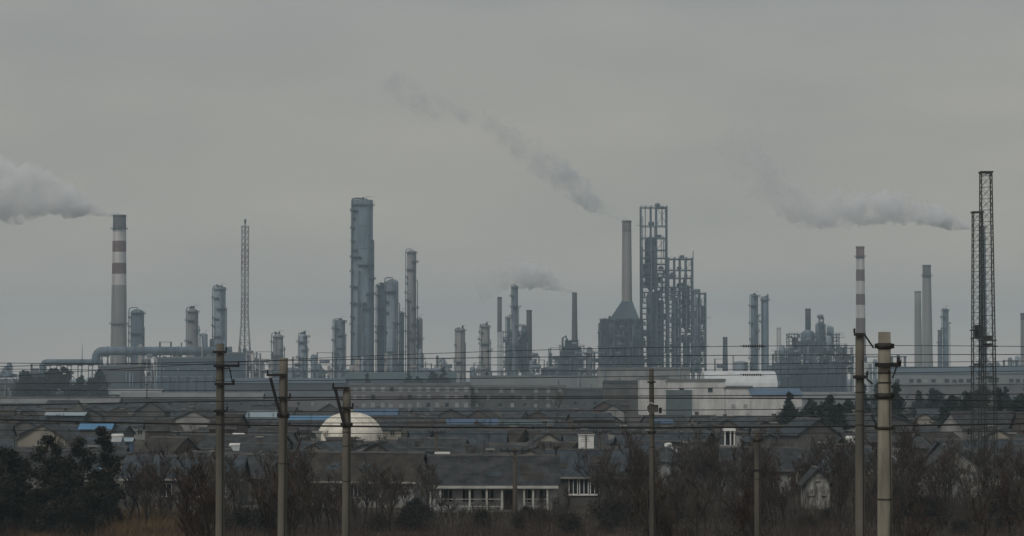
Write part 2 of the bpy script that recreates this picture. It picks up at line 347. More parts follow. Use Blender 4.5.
def frame_tower(px0, px1, ytop, D, depth, levels_y, nx, label, posts=None, ny=2, w=.7, vessels=(), seed=1, deck=.5, brace=True, name='steel_structure', material='steel_dark', z0=0, dense_y=280, fine=False, fine_y=0):
    rr = random.Random(seed); k = D / FPX; cxp = (px0 + px1) / 2; W = (px1 - px0) * k; H = Z(ytop, D) - z0
    t = thing(name, label, 'steel structure', (X(cxp, D), D, z0))
    xs = [(p - cxp) * k for p in posts] if posts else [-W/2 + W * i / (nx - 1) for i in range(nx)]
    ys = [-depth/2 + depth * j / (ny - 1) for j in range(ny)]
    me = {}
    for x in xs:
        for y in ys:
            if 'p' not in me: me['p'] = MB().box(-w/2, w/2, -w/2, w/2, 0, H).mesh('post', M[material])
            place('post', me['p'], t, (x, y, 0))
    if fine:
        lv = []
        for a_, b_ in zip(levels_y, levels_y[1:]): lv += [a_, (a_ + b_) / 2] if a_ > fine_y else [a_]
        levels_y = lv + [levels_y[-1]]
    zs = [Z(y, D) - z0 for y in levels_y]
    for li, z in enumerate(zs):
        m = MB(); h = w * .75
        for y in ys: m.box(xs[0] + w*.51, xs[-1] - w*.51, y - w*.3, y + w*.3, z - h, z - .02)
        for x in xs: m.box(x - w*.28, x + w*.28, ys[0] + w*.51, ys[-1] - w*.51, z - h + .03, z - .05)
        if rr.random() < deck:
            i = rr.randrange(len(xs) - 1); m.box(xs[i], xs[i+1], ys[0], ys[-1], z, z + .12)
        if rr.random() < .8:
            for y in (ys[0] - .3,):
                m.bar((xs[0], y, z + 1.1), (xs[-1], y, z + 1.1), .1); m.bar((xs[0], y, z + .55), (xs[-1], y, z + .55), .07)
                q = xs[0]
                while q < xs[-1]: m.bar((q, y, z), (q, y, z + 1.1), .09); q += 2
        m.build('floor_level', M[material], t)
        if brace and li + 1 < len(zs):
            m = MB(); i = rr.randrange(len(xs) - 1); z2 = zs[li + 1]
            if rr.random() < .6:
                m.bar((xs[i], ys[0], z), (xs[i+1], ys[0], z2), .3); 
                if rr.random() < .5: m.bar((xs[i+1], ys[0], z), (xs[i], ys[0], z2), .3)
            m.bar((xs[0], ys[0], z), (xs[0], ys[-1], z2), .3); m.bar((xs[-1], ys[-1], z), (xs[-1], ys[0], z2), .3)
            m.build('brace', M[material], t)
        if rr.random() < .75 and li > 0:          # a drum or exchanger lying on this level
            r = rr.uniform(.9, 1.5); x = rr.uniform(xs[0] * .6, xs[-1] * .6); l = rr.uniform(3, 6)
            m = MB(); m.tube([(x - l/2, 0, z + r + .4), (x - l/2 + .5, 0, z + r + .4), (x + l/2 - .5, 0, z + r + .4), (x + l/2, 0, z + r + .4)], [r * .6, r, r, r * .6], 12)
            m.box(x - l/3, x - l/3 + .4, -r*.7, r*.7, z, z + .6).box(x + l/3 - .4, x + l/3, -r*.7, r*.7, z, z + .6)
            m.build('drum', M['steel'], t)
        if li + 1 < len(zs) and levels_y[li] > dense_y:
            for q in range(rr.choice((3, 4, 5, 6))):
                x = rr.uniform(xs[0], xs[-1] * .8); ww = rr.uniform(1.0, 3.2); hh = (zs[li+1] - z) * rr.uniform(.4, .95); yy = rr.uniform(ys[0] + .5, ys[-1] - 2)
                if rr.random() < .5: MB().box(x, min(x + ww, xs[-1]), yy, yy + 2, z + .13, z + hh).build('equipment_box', M[rr.choice(('steel_dark', 'steel', 'clad_blue', 'clad_dark'))], t)
                else: MB().lathe([(ww * .32, z + .13), (ww * .35, z + .5), (ww * .35, z + hh - .5), (ww * .15, z + hh)], 10, x, yy).build('drum', M[rr.choice(('steel', 'shell_blue', 'steel_dark'))], t)
        if rr.random() < .6:                      # riser pipe between levels
            x = rr.uniform(xs[0] * .9, xs[-1] * .9); z2 = zs[min(li + 2, len(zs) - 1)]
            MB().tube([(x, ys[0] + 1, z), (x, ys[0] + 1, z2 + .5), (x + rr.uniform(-3, 3), ys[0] + 1, z2 + .5)], rr.uniform(.2, .45), 8).build('riser_pipe', M['steel'], t)
    for q in range(8 if fine else 2):                     # long vertical lines and cantilevered landings
        x = rr.uniform(xs[0], xs[-1]); za = rr.uniform(0, H * .5); zb_ = rr.uniform(za + H * .2, H * .97); MB().tube([(x, ys[0] - .5, za), (x, ys[0] - .5, zb_), (x + rr.uniform(-1, 1), ys[0] + 1, zb_)], rr.uniform(.16, .34), 6).build('vertical_pipe', M[rr.choice(('steel', 'shell', 'shell_blue', 'steel_dark'))], t)
        z = rr.choice(zs); sd_ = rr.choice((-1, 1)); x0_ = xs[-1] if sd_ > 0 else xs[0]; l_ = rr.uniform(1.2, 4)
        if q % 2: MB().box(min(x0_, x0_ + sd_ * l_), max(x0_, x0_ + sd_ * l_), ys[0], ys[0] + 2, z - .25, z).bar((x0_ + sd_ * l_, ys[0], z), (x0_ + sd_ * l_, ys[0], z + 1.1), .1).bar((x0_, ys[0], z + 1.1), (x0_ + sd_ * l_, ys[0], z + 1.1), .1).build('landing', M[material], t)
    for (a, b, yt, yb, mm) in vessels:
        r = (b - a) / 2 * k; x = ((a + b) / 2 - cxp) * k; zt = Z(yt, D) - z0; zb = max(0, Z(yb, D) - z0)
        m = MB(); m.lathe([(r * .35, zb), (r, zb + r * .8), (r, zt - r * .6), (r * .8, zt - r * .25), (r * .4, zt), (r * .12, zt + .1)], 18, x, 0)
        m.build('vessel', M[mm], t)
    return t

def block(px0, px1, ytop, D, depth, label, m_='clad_grey', roof='flat', name='plant_building', cat='building', rows=(), winw=1.2, winh=1.3, gap=3.2, win='glass', roofmat='roof_conc', group=None, rise=2.5, doors=0, side='none', parapet=True, ybase=None, z0=0.0):
    """long plain building; rows = heights of window rows"""
    k = D / FPX; W = (px1 - px0) * k; H = Z(ytop, D)
    t = thing(name, label, cat, (X((px0 + px1) / 2, D), D + depth / 2, 0), 0, group)
    h = H if roof == 'flat' else H - rise
    MB().box(-W/2, W/2, -depth/2, depth/2, 0, h - (.4 if roof == 'flat' else 0)).build('wall', M[m_], t)
    m = MB()
    if roof == 'flat':
        m.box(-W/2 - .25, W/2 + .25, -depth/2 - .25, depth/2 + .25, h - .4, h)
        if parapet:
            m.box(-W/2 - .25, W/2 + .25, -depth/2 - .25, -depth/2, h, h + .6)
    elif roof == 'gable':
        m.prismx([(-depth/2 - .5, h), (0, H), (depth/2 + .5, h), (depth/2 + .5, h - .25), (0, H - .25), (-depth/2 - .5, h - .25)], -W/2 - .4, W/2 + .4)
    elif roof == 'shed':
        m.prismx([(-depth/2 - .5, h), (depth/2 + .5, H), (depth/2 + .5, H - .25), (-depth/2 - .5, h - .25)], -W/2 - .4, W/2 + .4)
    elif roof == 'vault':
        pr = [(-depth/2 - .3, h)] + [(-depth/2 * math.cos(a) * 1.01, h + rise * math.sin(a)) for a in [math.pi * i / 12 for i in range(1, 12)]] + [(depth/2 + .3, h)]
        m.prismx(pr, -W/2 - .4, W/2 + .4)
    m.build('roof', M[roofmat], t)
    if roof == 'gable':
        g = MB(); 
        for x in (-W/2 + .02, W/2 - .32): g.prismx([(-depth/2 + .1, h), (0, H - .3), (depth/2 - .1, h)], x, x + .3)
        g.build('gable_wall', M[m_], t)
    if rows:
        wms = [MB().box(-winw/2, winw/2, -.06, .05, 0, winh * hq).mesh('window', M[mq]) for mq, hq in ((win, 1), (win, .8), ('glass', 1), ('glass_pale', .9), ('wall_grey', 1))]; wr_ = random.Random(int(px0) * 3 + 1)
        sm = MB().box(-winw/2 - .12, winw/2 + .12, -.16, .02, -.14, -.005).mesh('sill', M['trim'])
        n = max(1, int((W - 1.5) / gap))
        for z in rows:
            for i in range(n):
                if wr_.random() < .1: continue
                x = -W/2 + W * (i + .5) / n + wr_.uniform(-.25, .25); wm = wr_.choices(wms, (5, 2, 2, 1, 1))[0]
                o = place('window', wm, t, (x, -depth/2, z)); place('sill', sm, o)
    if D > 1200 and roof == 'flat':
        br_ = random.Random(int(px0) + 5)
        for i in range(int(W / 6)):
            x = br_.uniform(-W/2 + 1, W/2 - 3); ww = br_.uniform(.5, 2.5); hh = br_.uniform(.8, 3.0)
            if br_.random() < .5: MB().box(x, x + ww, -depth*.3, -depth*.3 + ww, h - .1, h + hh).build('roof_unit', M[br_.choice(('steel', 'shell', 'steel_dark'))], t)
            else: MB().tube([(x, -depth*.35, h - .2), (x, -depth*.35, h + hh * 1.4)], .25, 6).build('vent_pipe', M['steel'], t)
        for i in range(int(W / 7)):
            x = br_.uniform(-W/2 + 1, W/2 - 1)
            MB().tube([(x, -depth/2 - .5, 0), (x, -depth/2 - .5, h * br_.uniform(.5, 1))], br_.uniform(.2, .5), 6).build('downpipe', M[br_.choice(('steel', 'shell', 'steel_dark', 'shell_blue'))], t)
    for i in range(doors):
        x = -W/2 + W * (i + .5) / doors
        MB().box(x - 2, x + 2, -depth/2 - .08, -depth/2 + .05, 0, min(4.2, h * .7)).build('door', M['teal'], t)
    return t

def tank(px0, px1, ytop, D, label, m_='shell', group=None):
    k = D / FPX; r = (px1 - px0) / 2 * k; H = Z(ytop, D)
    t = thing('storage_tank', label, 'tank', (X((px0 + px1) / 2, D), D, 0), 0, group)
    m = MB(); m.lathe([(r, 0), (r, H - r * .18)], 28, cap=False); m.build('shell', M[m_], t)
    m = MB(); m.lathe([(r * 1.02, H - r * .18 - .2), (r * 1.02, H - r * .18), (r * .7, H - r * .08), (r * .3, H - .1), (.2, H)], 28); m.build('roof', M[m_], t)
    m = MB()
    for s in range(30):
        a = -2.6 + s * .06; m.box((r + .5) * math.cos(a) - .4, (r + .5) * math.cos(a) + .4, (r + .5) * math.sin(a) - .3, (r + .5) * math.sin(a) + .3, (H - r*.2) * s / 30, (H - r*.2) * s / 30 + .12)
    m.build('stair', M['steel_dark'], t)
    return t

# --- stacks
stack(112, 125, 215, 1900, 'tall concrete chimney with three dark red bands, trailing the thick white plume', [M['conc'], M['band_white'], M['band_red'], M['band_white'], M['band_red'], M['band_white'], M['conc_dark']],
      [285, 274, 263, 252, 241, 229], base_w=17.5, plats=(229, 324))
stack(856.8, 865, 246.5, 2000, 'slim chimney striped red and white, rising behind the concrete railway poles', [M['band_red'], M['band_white'], M['band_red'], M['band_white'], M['band_red'], M['band_white'], M['band_red']],
      [334, 318, 305, 294, 281, 269.5, 258.5][1:], base_w=11, plats=(257,))
stack(622.5, 631.5, 220.6, 1850, 'grey steel stack standing on the furnace with the pyramid hood', [M['conc'], M['brown_stack']], [232], base_w=10.5, z0=Z(303, 1850), name='furnace_stack')
stack(572.3, 577, 292.5, 1880, 'thin brown stack on the stepped heater, trailing a short grey plume', [M['brown_stack'], M['conc_dark']], [300], base_w=6, z0=Z(341, 1880), name='heater_stack')
stack(526.5, 531.8, 310, 1870, 'plain brown stack beside the cluster of thin columns', [M['brown_stack'], M['conc_dark']], [316], base_w=6.5)
stack(497.3, 501.8, 297, 1960, 'thin stack with brown top and pale lower half', [M['pale_stack'], M['brown_stack']], [332], base_w=4.8, plats=())
stack(805.5, 811, 308.6, 1850, 'short dark stack rising out of the cluttered unit on the blue block', [M['steel_dark'], M['conc_dark']], [316], base_w=6)
stack(915, 921.5, 291, 2250, 'grey stack, lower of the paired stacks behind the blue roofed hall', [M['conc'], M['conc']], [305], base_w=8)
stack(923.3, 931.5, 265, 2200, 'grey stack, taller of the paired stacks behind the blue roofed hall', [M['conc'], M['conc_dark']], [278], base_w=12, plats=(276,))
stack(980, 986.5, 226, 2300, 'dark stack partly hidden behind the lattice masts', [M['steel_dark'], M['conc_dark']], [238], base_w=9, plats=(240, 300))
stack(1021, 1028, 313, 2000, 'grey stack beyond the lattice masts at the end of the blue hall', [M['conc'], M['conc_dark']], [320], base_w=8)
stack(723, 727.5, 337, 1900, 'short grey stack behind the white vaulted warehouse', [M['steel'], M['conc_dark']], [344], base_w=6)
stack(549, 552, 353, 1800, 'very short dark stack beside the stepped heater', [M['steel_dark'], M['conc_dark']], [358], base_w=4)
stack(938, 942, 330, 2050, 'thin short stack beside the platformed column behind the blue roofed hall', [M['steel'], M['conc_dark']], [336], base_w=5, plats=(343,))

# --- columns
column(129, 145, 309, 1820, 'dome topped column standing right beside the tall banded chimney', 'shell_blue', 5, seed=2, pipe=2)
column(186, 199, 308.5, 1820, 'dome topped column above the big gas duct, between two other columns', 'shell_warm', 4, seed=3)
column(201, 208, 334, 1850, 'small stub column above the big gas duct', 'shell', 2, 'flat', seed=4)
column(212.5, 226.5, 287, 1820, 'flat topped column with side ladder at the end of the gas duct', 'shell', 5, 'flat', seed=5, pipe=2)
column(272, 284, 334, 1850, 'squat grey column, first one past the lattice flare tower', 'shell_warm', 4, seed=6, pipe=2)
column(298, 308, 334, 1850, 'squat grey column midway between flare tower and giant column', 'shell', 4, seed=7)
column(333, 346, 320, 1850, 'dark column at the foot of the giant column', 'shell_blue', 5, 'flat', seed=8, pipe=2)
column(350.5, 374.5, 200, 1850, 'giant flat topped column, tallest and thickest in the plant', 'shell_blue', 11, 'flat', seed=9, pipe=4)
column(376, 389, 285, 1870, 'stout column pressed against the giant column', 'shell_blue', 6, 'flat', seed=10, pipe=3)
column(384.5, 399.5, 279, 1840, 'broad dome topped column next to the giant column', 'shell', 5, seed=11, pipe=3)
column(399.5, 404.5, 312, 1860, 'narrow column between the broad domed one and the tall slim one', 'shell', 4, seed=12)
column(406, 417, 250, 1850, 'tall slim column with side ladder beyond the giant column', 'shell_warm', 8, seed=13, pipe=2)
column(417, 423, 318, 1880, 'short slim column standing close to the tall slim one', 'shell_warm', 5, seed=14)
column(455, 466, 329, 1800, 'lone pale brown column with a railed crown platform', 'conc', 2, 'flat', seed=15)
column(480, 490.5, 325, 1800, 'lone column with ladder and platforms up one side', 'conc', 5, 'flat', seed=16, pipe=2)
column(511.5, 518.5, 285, 1850, 'tallest thin column of the central cluster', 'shell', 5, seed=17, pipe=1)
column(506, 511, 317, 1870, 'lower thin column of the central cluster', 'shell_blue', 3, seed=18)
column(521.5, 527, 325, 1890, 'stub column of the central cluster, behind the plain brown stack', 'shell_blue', 3, seed=19)
column(750.3, 759, 295, 1900, 'taller twin column with railings behind the white vaulted warehouse', 'shell_blue', 5, 'flat', seed=20)
column(761.3, 769.5, 297.5, 1900, 'plainer twin column behind the white vaulted warehouse', 'shell_blue', 2, 'flat', seed=21, pipe=0)
column(942.5, 949.5, 309, 2050, 'platformed column behind the blue roofed hall, beside the paired stacks', 'shell_blue', 6, 'flat', seed=22)

# --- lattice flare tower (pale red and white)
def lattice(px_c, wtop_px, wbot_px, ytop, D, label, mats, name, panel=1.6, leg=.18, br=.1, z0=0, cat='tower', taper_from=0.0, cabinets=(), flare=False, group=None, bands=None, cap=True):
    k = D / FPX; H = Z(ytop, D) - z0; wt = wtop_px * k; wb = wbot_px * k
    t = thing(name, label, cat, (X(px_c, D), D, z0), 0, group)
    zt = H * (1 - taper_from)
    wz = lambda z: wt if z >= zt else wb + (wt - wb) * (z / zt)
    C = [(-1, -1), (1, -1), (1, 1), (-1, 1)]
    mats = mats if isinstance(mats, list) else [mats]
    for sx, sy in C:
        m = MB()
        segs = 14
        for i in range(segs):
            a, b = H * i / segs, H * (i + 1) / segs
            m.bar((sx * wz(a) / 2, sy * wz(a) / 2, a), (sx * wz(b) / 2, sy * wz(b) / 2, b), leg, i // 2 % len(mats))
        m.build('leg', mats, t)
    z = 0; i = 0
    while z < H - .2:
        h = max(panel, wz(z) * .95); z2 = min(H, z + h)
        a, b = wz(z) / 2, wz(z2) / 2; m = MB(); mi = int(z / H * 14) // 2 % len(mats)
        for q in range(4):
            (x0, y0), (x1, y1) = C[q], C[(q + 1) % 4]
            m.bar((x0 * a, y0 * a, z), (x1 * b, y1 * b, z2), br, mi); m.bar((x1 * a, y1 * a, z), (x0 * b, y0 * b, z2), br, mi)
            m.bar((x0 * b, y0 * b, z2), (x1 * b, y1 * b, z2), br, mi)
        m.build('brace_panel', mats, t)
        z = z2; i += 1
    if flare:
        m = MB(); m.tube([(0, 0, 0), (0, 0, H + 2)], .55, 10).lathe([(.55, H + 2), (.9, H + 2.4), (.9, H + 5), (.6, H + 5.4)], 10); m.build('flare_pipe', M['steel'], t)
    if cap:
        m = MB(); m.box(-wt/2 - .1, wt/2 + .1, -wt/2 - .1, wt/2 + .1, H, H + .18)
        if not flare:
            for x in (-wt/2 - .2, wt/2 + .2):
                for y in (-wt/2 - .2, wt/2 + .2): m.bar((x * .9, y * .9, H), (x * .9, y * .9, H + .2), .06)
        m.build('top_platform', mats[0], t)
    for (y, w, h) in cabinets:
        zc = Z(y, D) - z0; m = MB(); q = wz(zc)
        m.box(-q/2 - w * .5, q/2 + w * .5, -q/2 - .2, q/2 + .2, zc - .1, zc + .03)
        m.box(-q * .3, q * .3, -q * .3, q * .3, zc + .05, zc + h)
        m.build('rest_platform', mats[0], t)
    return t
M['lat_pale'] = mat('faded_white_lattice', (.46, .46, .455), (.34, .34, .34), .2, .8)
M['lat_red'] = mat('faded_red_lattice', (.31, .245, .24), (.24, .19, .187), .2, .8)
lattice(244.5, 6.5, 16, 226, 1950, 'tall slender lattice flare tower painted in faded red and white', [M['lat_pale'], M['lat_red']], 'flare_tower', 4.0, .55, .32, taper_from=.55, flare=True)
lattice(779, 3.4, 6, 328, 1850, 'small pale lattice tower beside the cluttered unit', [M['lat_pale']], 'lattice_tower', 2.5, .35, .2, taper_from=.3)

# --- big gas duct on trestles (left)
def gas_duct():
    D = 1720; k = D / FPX; x0 = X(96, D); t = thing('gas_duct', 'thick grey blue gas duct on trestles, stepping down at an elbow', 'pipe', (x0, D, 0))
    zc = Z(351, D); zl = Z(362, D); xe = X(231, D) - x0; xl = X(43, D) - x0; R = 2.9; r = 1.9
    n = 6
    up = [(4.5 - 4.5 * math.cos(a), 0, zc - 4.5 + 4.5 * math.sin(a)) for a in [math.pi / 2 * i / n for i in range(n + 1)]]
    d = MB().tube([(0, 0, zl - 2)] + up + [(xe, 0, zc)], R, 16).build('upper_duct', M['shell_blue'], t)
    m = MB()
    for q in range(8):
        x = 8 + (xe - 8) * q / 7; m.tube([(x - .35, 0, zc), (x + .35, 0, zc)], R + .35, 16)
    m.build('flange', M['steel'], d)
    MB().tube([(4, 0, zl), (xl + 2, 0, zl), (xl + .6, 0, zl - .5), (xl, 0, zl - 2), (xl, 0, 1)], r, 14).build('lower_duct', M['shell_blue'], t)
    for x in [xl * (i + .5) / 5 for i in range(5)]:
        MB().box(x - 1.6, x - 1.0, -1.2, -.6, 0, zl - r).box(x + 1.0, x + 1.6, -1.2, -.6, 0, zl - r).box(x - 1.8, x + 1.8, -1.4, 1.4, zl - r - .8, zl - r * .92).bar((x - 1.3, -.9, 1), (x + 1.3, -.9, zl - r - 1), .3).build('trestle', M['steel'], t)
    for i in range(6):
        x = 6 + (xe - 10) * i / 5
        MB().box(x - 2.4, x - 1.6, -1.2, -.4, 0, zc - R).box(x + 1.6, x + 2.4, -1.2, -.4, 0, zc - R).box(x - 2.8, x + 2.8, -1.6, 1.6, zc - R - 1, zc - R * .93).bar((x - 2, -.8, 1), (x + 2, -.8, zc - R - 1), .4).bar((x + 2, -.8, 1), (x - 2, -.8, zc - R - 1), .4).build('trestle', M['steel_dark'], t)
gas_duct()
def antenna(px, ytop, D, label):
    t = thing('antenna_mast', label, 'mast', (X(px, D), D, 0)); H = Z(ytop, D)
    MB().tube([(0, 0, 0), (0, 0, H * .7), (0, 0, H)], [.5, .35, .12], 6).build('pole', M['steel'], t)
    MB().box(-.9, .9, -.9, .9, 0, .8).build('footing', M['conc'], t)
antenna(82, 343, 1760, 'needle thin mast behind the lower gas duct')

# --- pipe racks
def pipe_rack(px0, px1, ytop, D, label, npipe=4, nb=6, m_='steel', tiers=2):
    k = D / FPX; W = (px1 - px0) * k; H = Z(ytop, D); t = thing('pipe_rack', label, 'pipe rack', (X((px0 + px1) / 2, D), D, 0))
    for i in range(nb):
        x = -W/2 + W * i / (nb - 1); m = MB()
        for y in (-3, 3): m.box(x - .35, x + .35, y - .35, y + .35, 0, H)
        for q in range(tiers): z = H - 1 - q * (H * .4); m.box(x - .3, x + .3, -2.65, 2.65, z - .4, z)
        m.build('trestle', M['steel_dark'], t)
    for q in range(tiers):
        z = H - 1 - q * (H * .4)
        for j in range(npipe):
            r = .25 + .3 * rnd.random(); y = -2.2 + 4.4 * j / max(1, npipe - 1)
            MB().tube([(-W/2 - 1, y, z + r), (W/2 + 1, y, z + r)], r, 8).build('pipe', M[rnd.choice(['steel', 'shell', 'shell_blue', 'band_white'])], t)
pipe_rack(144, 214, 376, 1600, 'low pipe rack with a bright pipe in front of the gas duct', 3, 9, tiers=1)
pipe_rack(232, 345, 371, 1650, 'long pipe rack running from the blue block to the giant column', 5, 12)
pipe_rack(430, 512, 371, 1650, 'pipe rack between the lone columns and the central cluster', 5, 9)
pipe_rack(578, 603, 352, 1700, 'tall short pipe rack linking the heater to the furnace', 4, 4, tiers=3)
pipe_rack(-12, 60, 378, 1500, 'pipe rack under the lower gas duct with pale pipes', 5, 9)
pipe_rack(840, 905, 356, 1800, 'pipe bridge between the blue block and the blue roofed hall', 3, 6)

# --- furnace with pyramid hood
def furnace():
    D = 1850; k = D / FPX; t = thing('furnace', 'dark bulky furnace with pyramid hood under the grey stack', 'furnace', (X(621.5, D), D, 0))
    w = 20 * k; dp = 9; z1 = Z(319, D); z2 = Z(302, D); zb = 6
    MB().box(-w, w, -dp, dp, zb, z1).build('casing', M['clad_blue'], t)
    hx = (627 - 621.5) * k
    m = MB(); a = w * .72; m.add([(-a + 2, -dp, z1), (a + 2, -dp, z1), (a + 2, dp, z1), (-a + 2, dp, z1), (hx - 4, -4, z2), (hx + 4, -4, z2), (hx + 4, 4, z2), (hx - 4, 4, z2)],
        [(0,1,5,4),(1,2,6,5),(2,3,7,6),(3,0,4,7),(4,5,6,7)]); m.build('hood', M['clad_blue'], t)
    MB().lathe([(4.5, z2 - 1), (4.3, z2 + .4)], 20, hx, 0).build('stack_collar', M['steel_dark'], t)
    for i in range(9):
        x = -w + 2 * w * i / 8; MB().box(x - .35, x + .35, -dp - .8, -dp - .01, 0, z1).build('buckstay', M['steel_dark'], t)
    for z in (zb + 4, zb + 14, zb + 24, z1 - 1):
        m = MB(); m.box(-w - 2, w + 2, -dp - 2.4, -dp - .82, z, z + .25)
        for h in (.6, 1.2): m.bar((-w - 2, -dp - 2.3, z + h), (w + 2, -dp - 2.3, z + h), .1)
        q = -w - 2
        while q <= w + 2: m.bar((q, -dp - 2.3, z), (q, -dp - 2.3, z + 1.2), .1); q += 2.2
        m.build('walkway', M['steel_dark'], t)
    for i, (a, b, yt, yb) in enumerate(((608.5, 613.5, 320, 347), (631, 636, 320, 327), (631, 639, 330, 336))):
        MB().box((a - 621.5) * k, (b - 621.5) * k, -dp - .25, -dp - .02, Z(yb, D), Z(yt, D)).build('access_panel', M['shell'], t)
    for i in range(6):
        x = -w + 1.5 + (2 * w - 3) * i / 5; MB().box(x - .6, x + .6, -dp + 1, -dp + 2.2, 0, zb).box(x - .6, x + .6, dp - 2.2, dp - 1, 0, zb).build('leg', M['conc_dark'], t)
    fr_ = random.Random(3)
    for i in range(26):
        x = fr_.uniform(-w, w - 3); z = fr_.uniform(2, z1 - 5); h = fr_.uniform(1.5, 6); ww = fr_.uniform(1, 4)
        if i % 3 == 0: MB().tube([(x, -dp - 1.6, z), (x, -dp - 1.6, z + h * 3 if z + h * 3 < z1 else z1), (x + ww, -dp - .5, z + h * 3 if z + h * 3 < z1 else z1)], .4, 8).build('pipe', M[fr_.choice(('steel', 'steel_dark', 'shell'))], t)
        else: MB().box(x, x + ww, -dp - 1.9, -dp - .83, z, z + h).build('duct_box', M[fr_.choice(('steel_dark', 'clad_blue', 'steel', 'clad_dark'))], t)
    for i in range(9):
        x = -w + 2 + i * 2.9; h = fr_.uniform(.8, 2.6); MB().box(x, x + fr_.uniform(.6, 1.6), -dp + 1, -dp + 3, z1 - .2, z1 + h).build('roof_vent', M['steel_dark'], t)
    MB().tube([(-w - 1.5, 0, 2), (-w - 1.5, 0, z1 - 3), (-w + 1, 0, z1 - 3)], .9, 10).build('flue_pipe', M['steel'], t)
    MB().box(-w - 3, -w - .05, -dp + 2, dp - 2, z1 - 10, z1 - 9.6).box(-w - 3, -w - .05, -dp + 2, dp - 2, z1 - 20, z1 - 19.6).build('side_platform', M['steel_dark'], t)
furnace()
def heater():
    D = 1880; k = D / FPX; t = thing('heater', 'stepped dark heater block carrying the thin brown stack', 'furnace', (X(571.5, D), D, 0))
    steps = ((11.5, 0, 357), (9.5, 357, 347), (6.5, 347, 340.5))
    for i, (w, yb, yt) in enumerate(steps):
        zb = 0 if i == 0 else Z(yb, D); MB().box(-w * k, w * k, -8 + i, 8 - i, zb, Z(yt, D)).build(('firebox', 'convection_box', 'hood')[i], M['clad_blue'], t)
        for q in range(2):
            z = zb + (Z(yt, D) - zb) * (.5 * q + .48); m = MB(); m.box(-w * k - 1.4, w * k + 1.4, -9.5 + i, -8.03 + i, z, z + .2)
            m.bar((-w * k - 1.4, -9.4 + i, z + 1.1), (w * k + 1.4, -9.4 + i, z + 1.1), .1); m.build('walkway', M['steel_dark'], t)
    MB().tube([(-9 * k, -2, Z(347, D)), (-9 * k, -2, Z(338, D)), (-6 * k, -2, Z(336, D)), (-4 * k, -2, Z(341, D))], .8, 8).build('duct', M['steel'], t)
    for i in range(7):
        x = (-11 + 22 * i / 6) * k; MB().box(x - .3, x + .3, -8.6, -8.03, 0, Z(357.5, D)).build('buckstay', M['steel_dark'], t)
heater()

# --- steel structures of the big unit
frame_tower(640, 668, 206.5, 1860, 14, [372, 362, 352, 341, 330, 319, 308, 297, 287, 277, 270, 258, 250, 238, 226, 207.5], 4, 'highest open steel structure beside the grey furnace stack', posts=[641, 651, 656.5, 666.8], ny=2, fine=True,
            vessels=((645, 657, 237, 290, 'steel_dark'), (646.5, 659, 292, 370, 'shell_blue'), (659, 664, 300, 372, 'shell_blue')), seed=4, w=.85, dense_y=265, deck=.6, fine_y=262, material='frame')
frame_tower(668.5, 693.5, 257.5, 1850, 14, [372, 362, 352, 342, 332, 322, 313, 304, 295, 287, 278, 270, 259], 3, 'middle step of the open steel structures, with a corner pole', posts=[668.5, 674.5, 680, 686, 692.5], ny=2, fine=True,
            vessels=((672, 678, 300, 372, 'shell_blue'), (682, 690, 285, 330, 'steel_dark'), (683, 690, 336, 372, 'shell_blue'), (693, 693.8, 251, 258, 'steel_dark')), seed=5, w=.85, dense_y=276, deck=.6, fine_y=290, material='frame')
frame_tower(693.8, 705.5, 292.5, 1840, 12, [372, 362, 351, 340, 329, 318, 306, 293.5], 3, 'lowest step of the open steel structures', seed=6, w=.8, fine=True, fine_y=320, material='frame', vessels=((696, 699.5, 310, 372, 'shell_blue'),))
frame_tower(503, 529, 331, 1860, 12, [372, 362, 352, 342, 332], 5, 'open steel structure around the central cluster of columns', seed=8, w=.6, fine=True, vessels=((518, 525, 338, 372, 'shell_blue'), (506, 512, 345, 372, 'shell_blue')))
frame_tower(529, 539, 356, 1840, 9, [372, 364, 357], 2, 'low steel frame beside the plain brown stack', seed=9, w=.8)
frame_tower(788, 838, 333, 1780, 16, [356, 349, 341, 334], 7, 'cluttered steel unit with vessels on top of the blue block', seed=10, w=.5, fine=True, dense_y=336, vessels=((801, 815, 330, 357, 'shell_blue'), (815.5, 826, 322, 357, 'shell'), (827, 834, 326, 357, 'shell'), (792, 797, 337, 357, 'steel')), deck=.9)
frame_tower(819.5, 823.5, 317.5, 1770, 4, [340, 333, 326, 319], 2, 'small pointed frame above the cluttered unit', seed=11, w=.4)
frame_tower(247, 260, 353, 1640, 8, [378, 371, 364, 354], 3, 'pale open frame at the end of the blue block near the flare tower', seed=12, w=.6, material='lat_pale')
frame_tower(140, 155, 357, 1640, 7, [378, 370, 358], 3, 'pale open frame under the gas duct', seed=13, w=.55, material='lat_pale')

frame_tower(600.5, 643, 319, 1832, 5, [373, 365, 356, 347, 338, 329, 320], 7, 'ragged steel scaffold wrapped round the furnace front', seed=21, w=.6, dense_y=200, deck=.9)
frame_tower(838, 852, 347, 1590, 9, [372, 366, 360, 354, 348], 3, 'open stair frame at the side of the large blue grey block', seed=22, w=.6, dense_y=200)
frame_tower(773, 836, 354, 1592, 5, [386, 379, 372, 365, 359, 354.5], 9, 'long open gallery frame along the large blue grey block', seed=23, w=.5, dense_y=300, deck=1)
frame_tower(560, 584, 345, 1862, 5, [372, 364, 356, 346], 4, 'open scaffold in front of the stepped heater', seed=24, w=.5, dense_y=200)
frame_tower(776, 800, 350, 1700, 10, [372, 366, 360, 355, 351], 4, 'low frame of drums at one end of the cluttered unit', seed=31, w=.5, dense_y=200, fine=True, material='frame', vessels=((779, 785, 345, 372, 'shell'),))
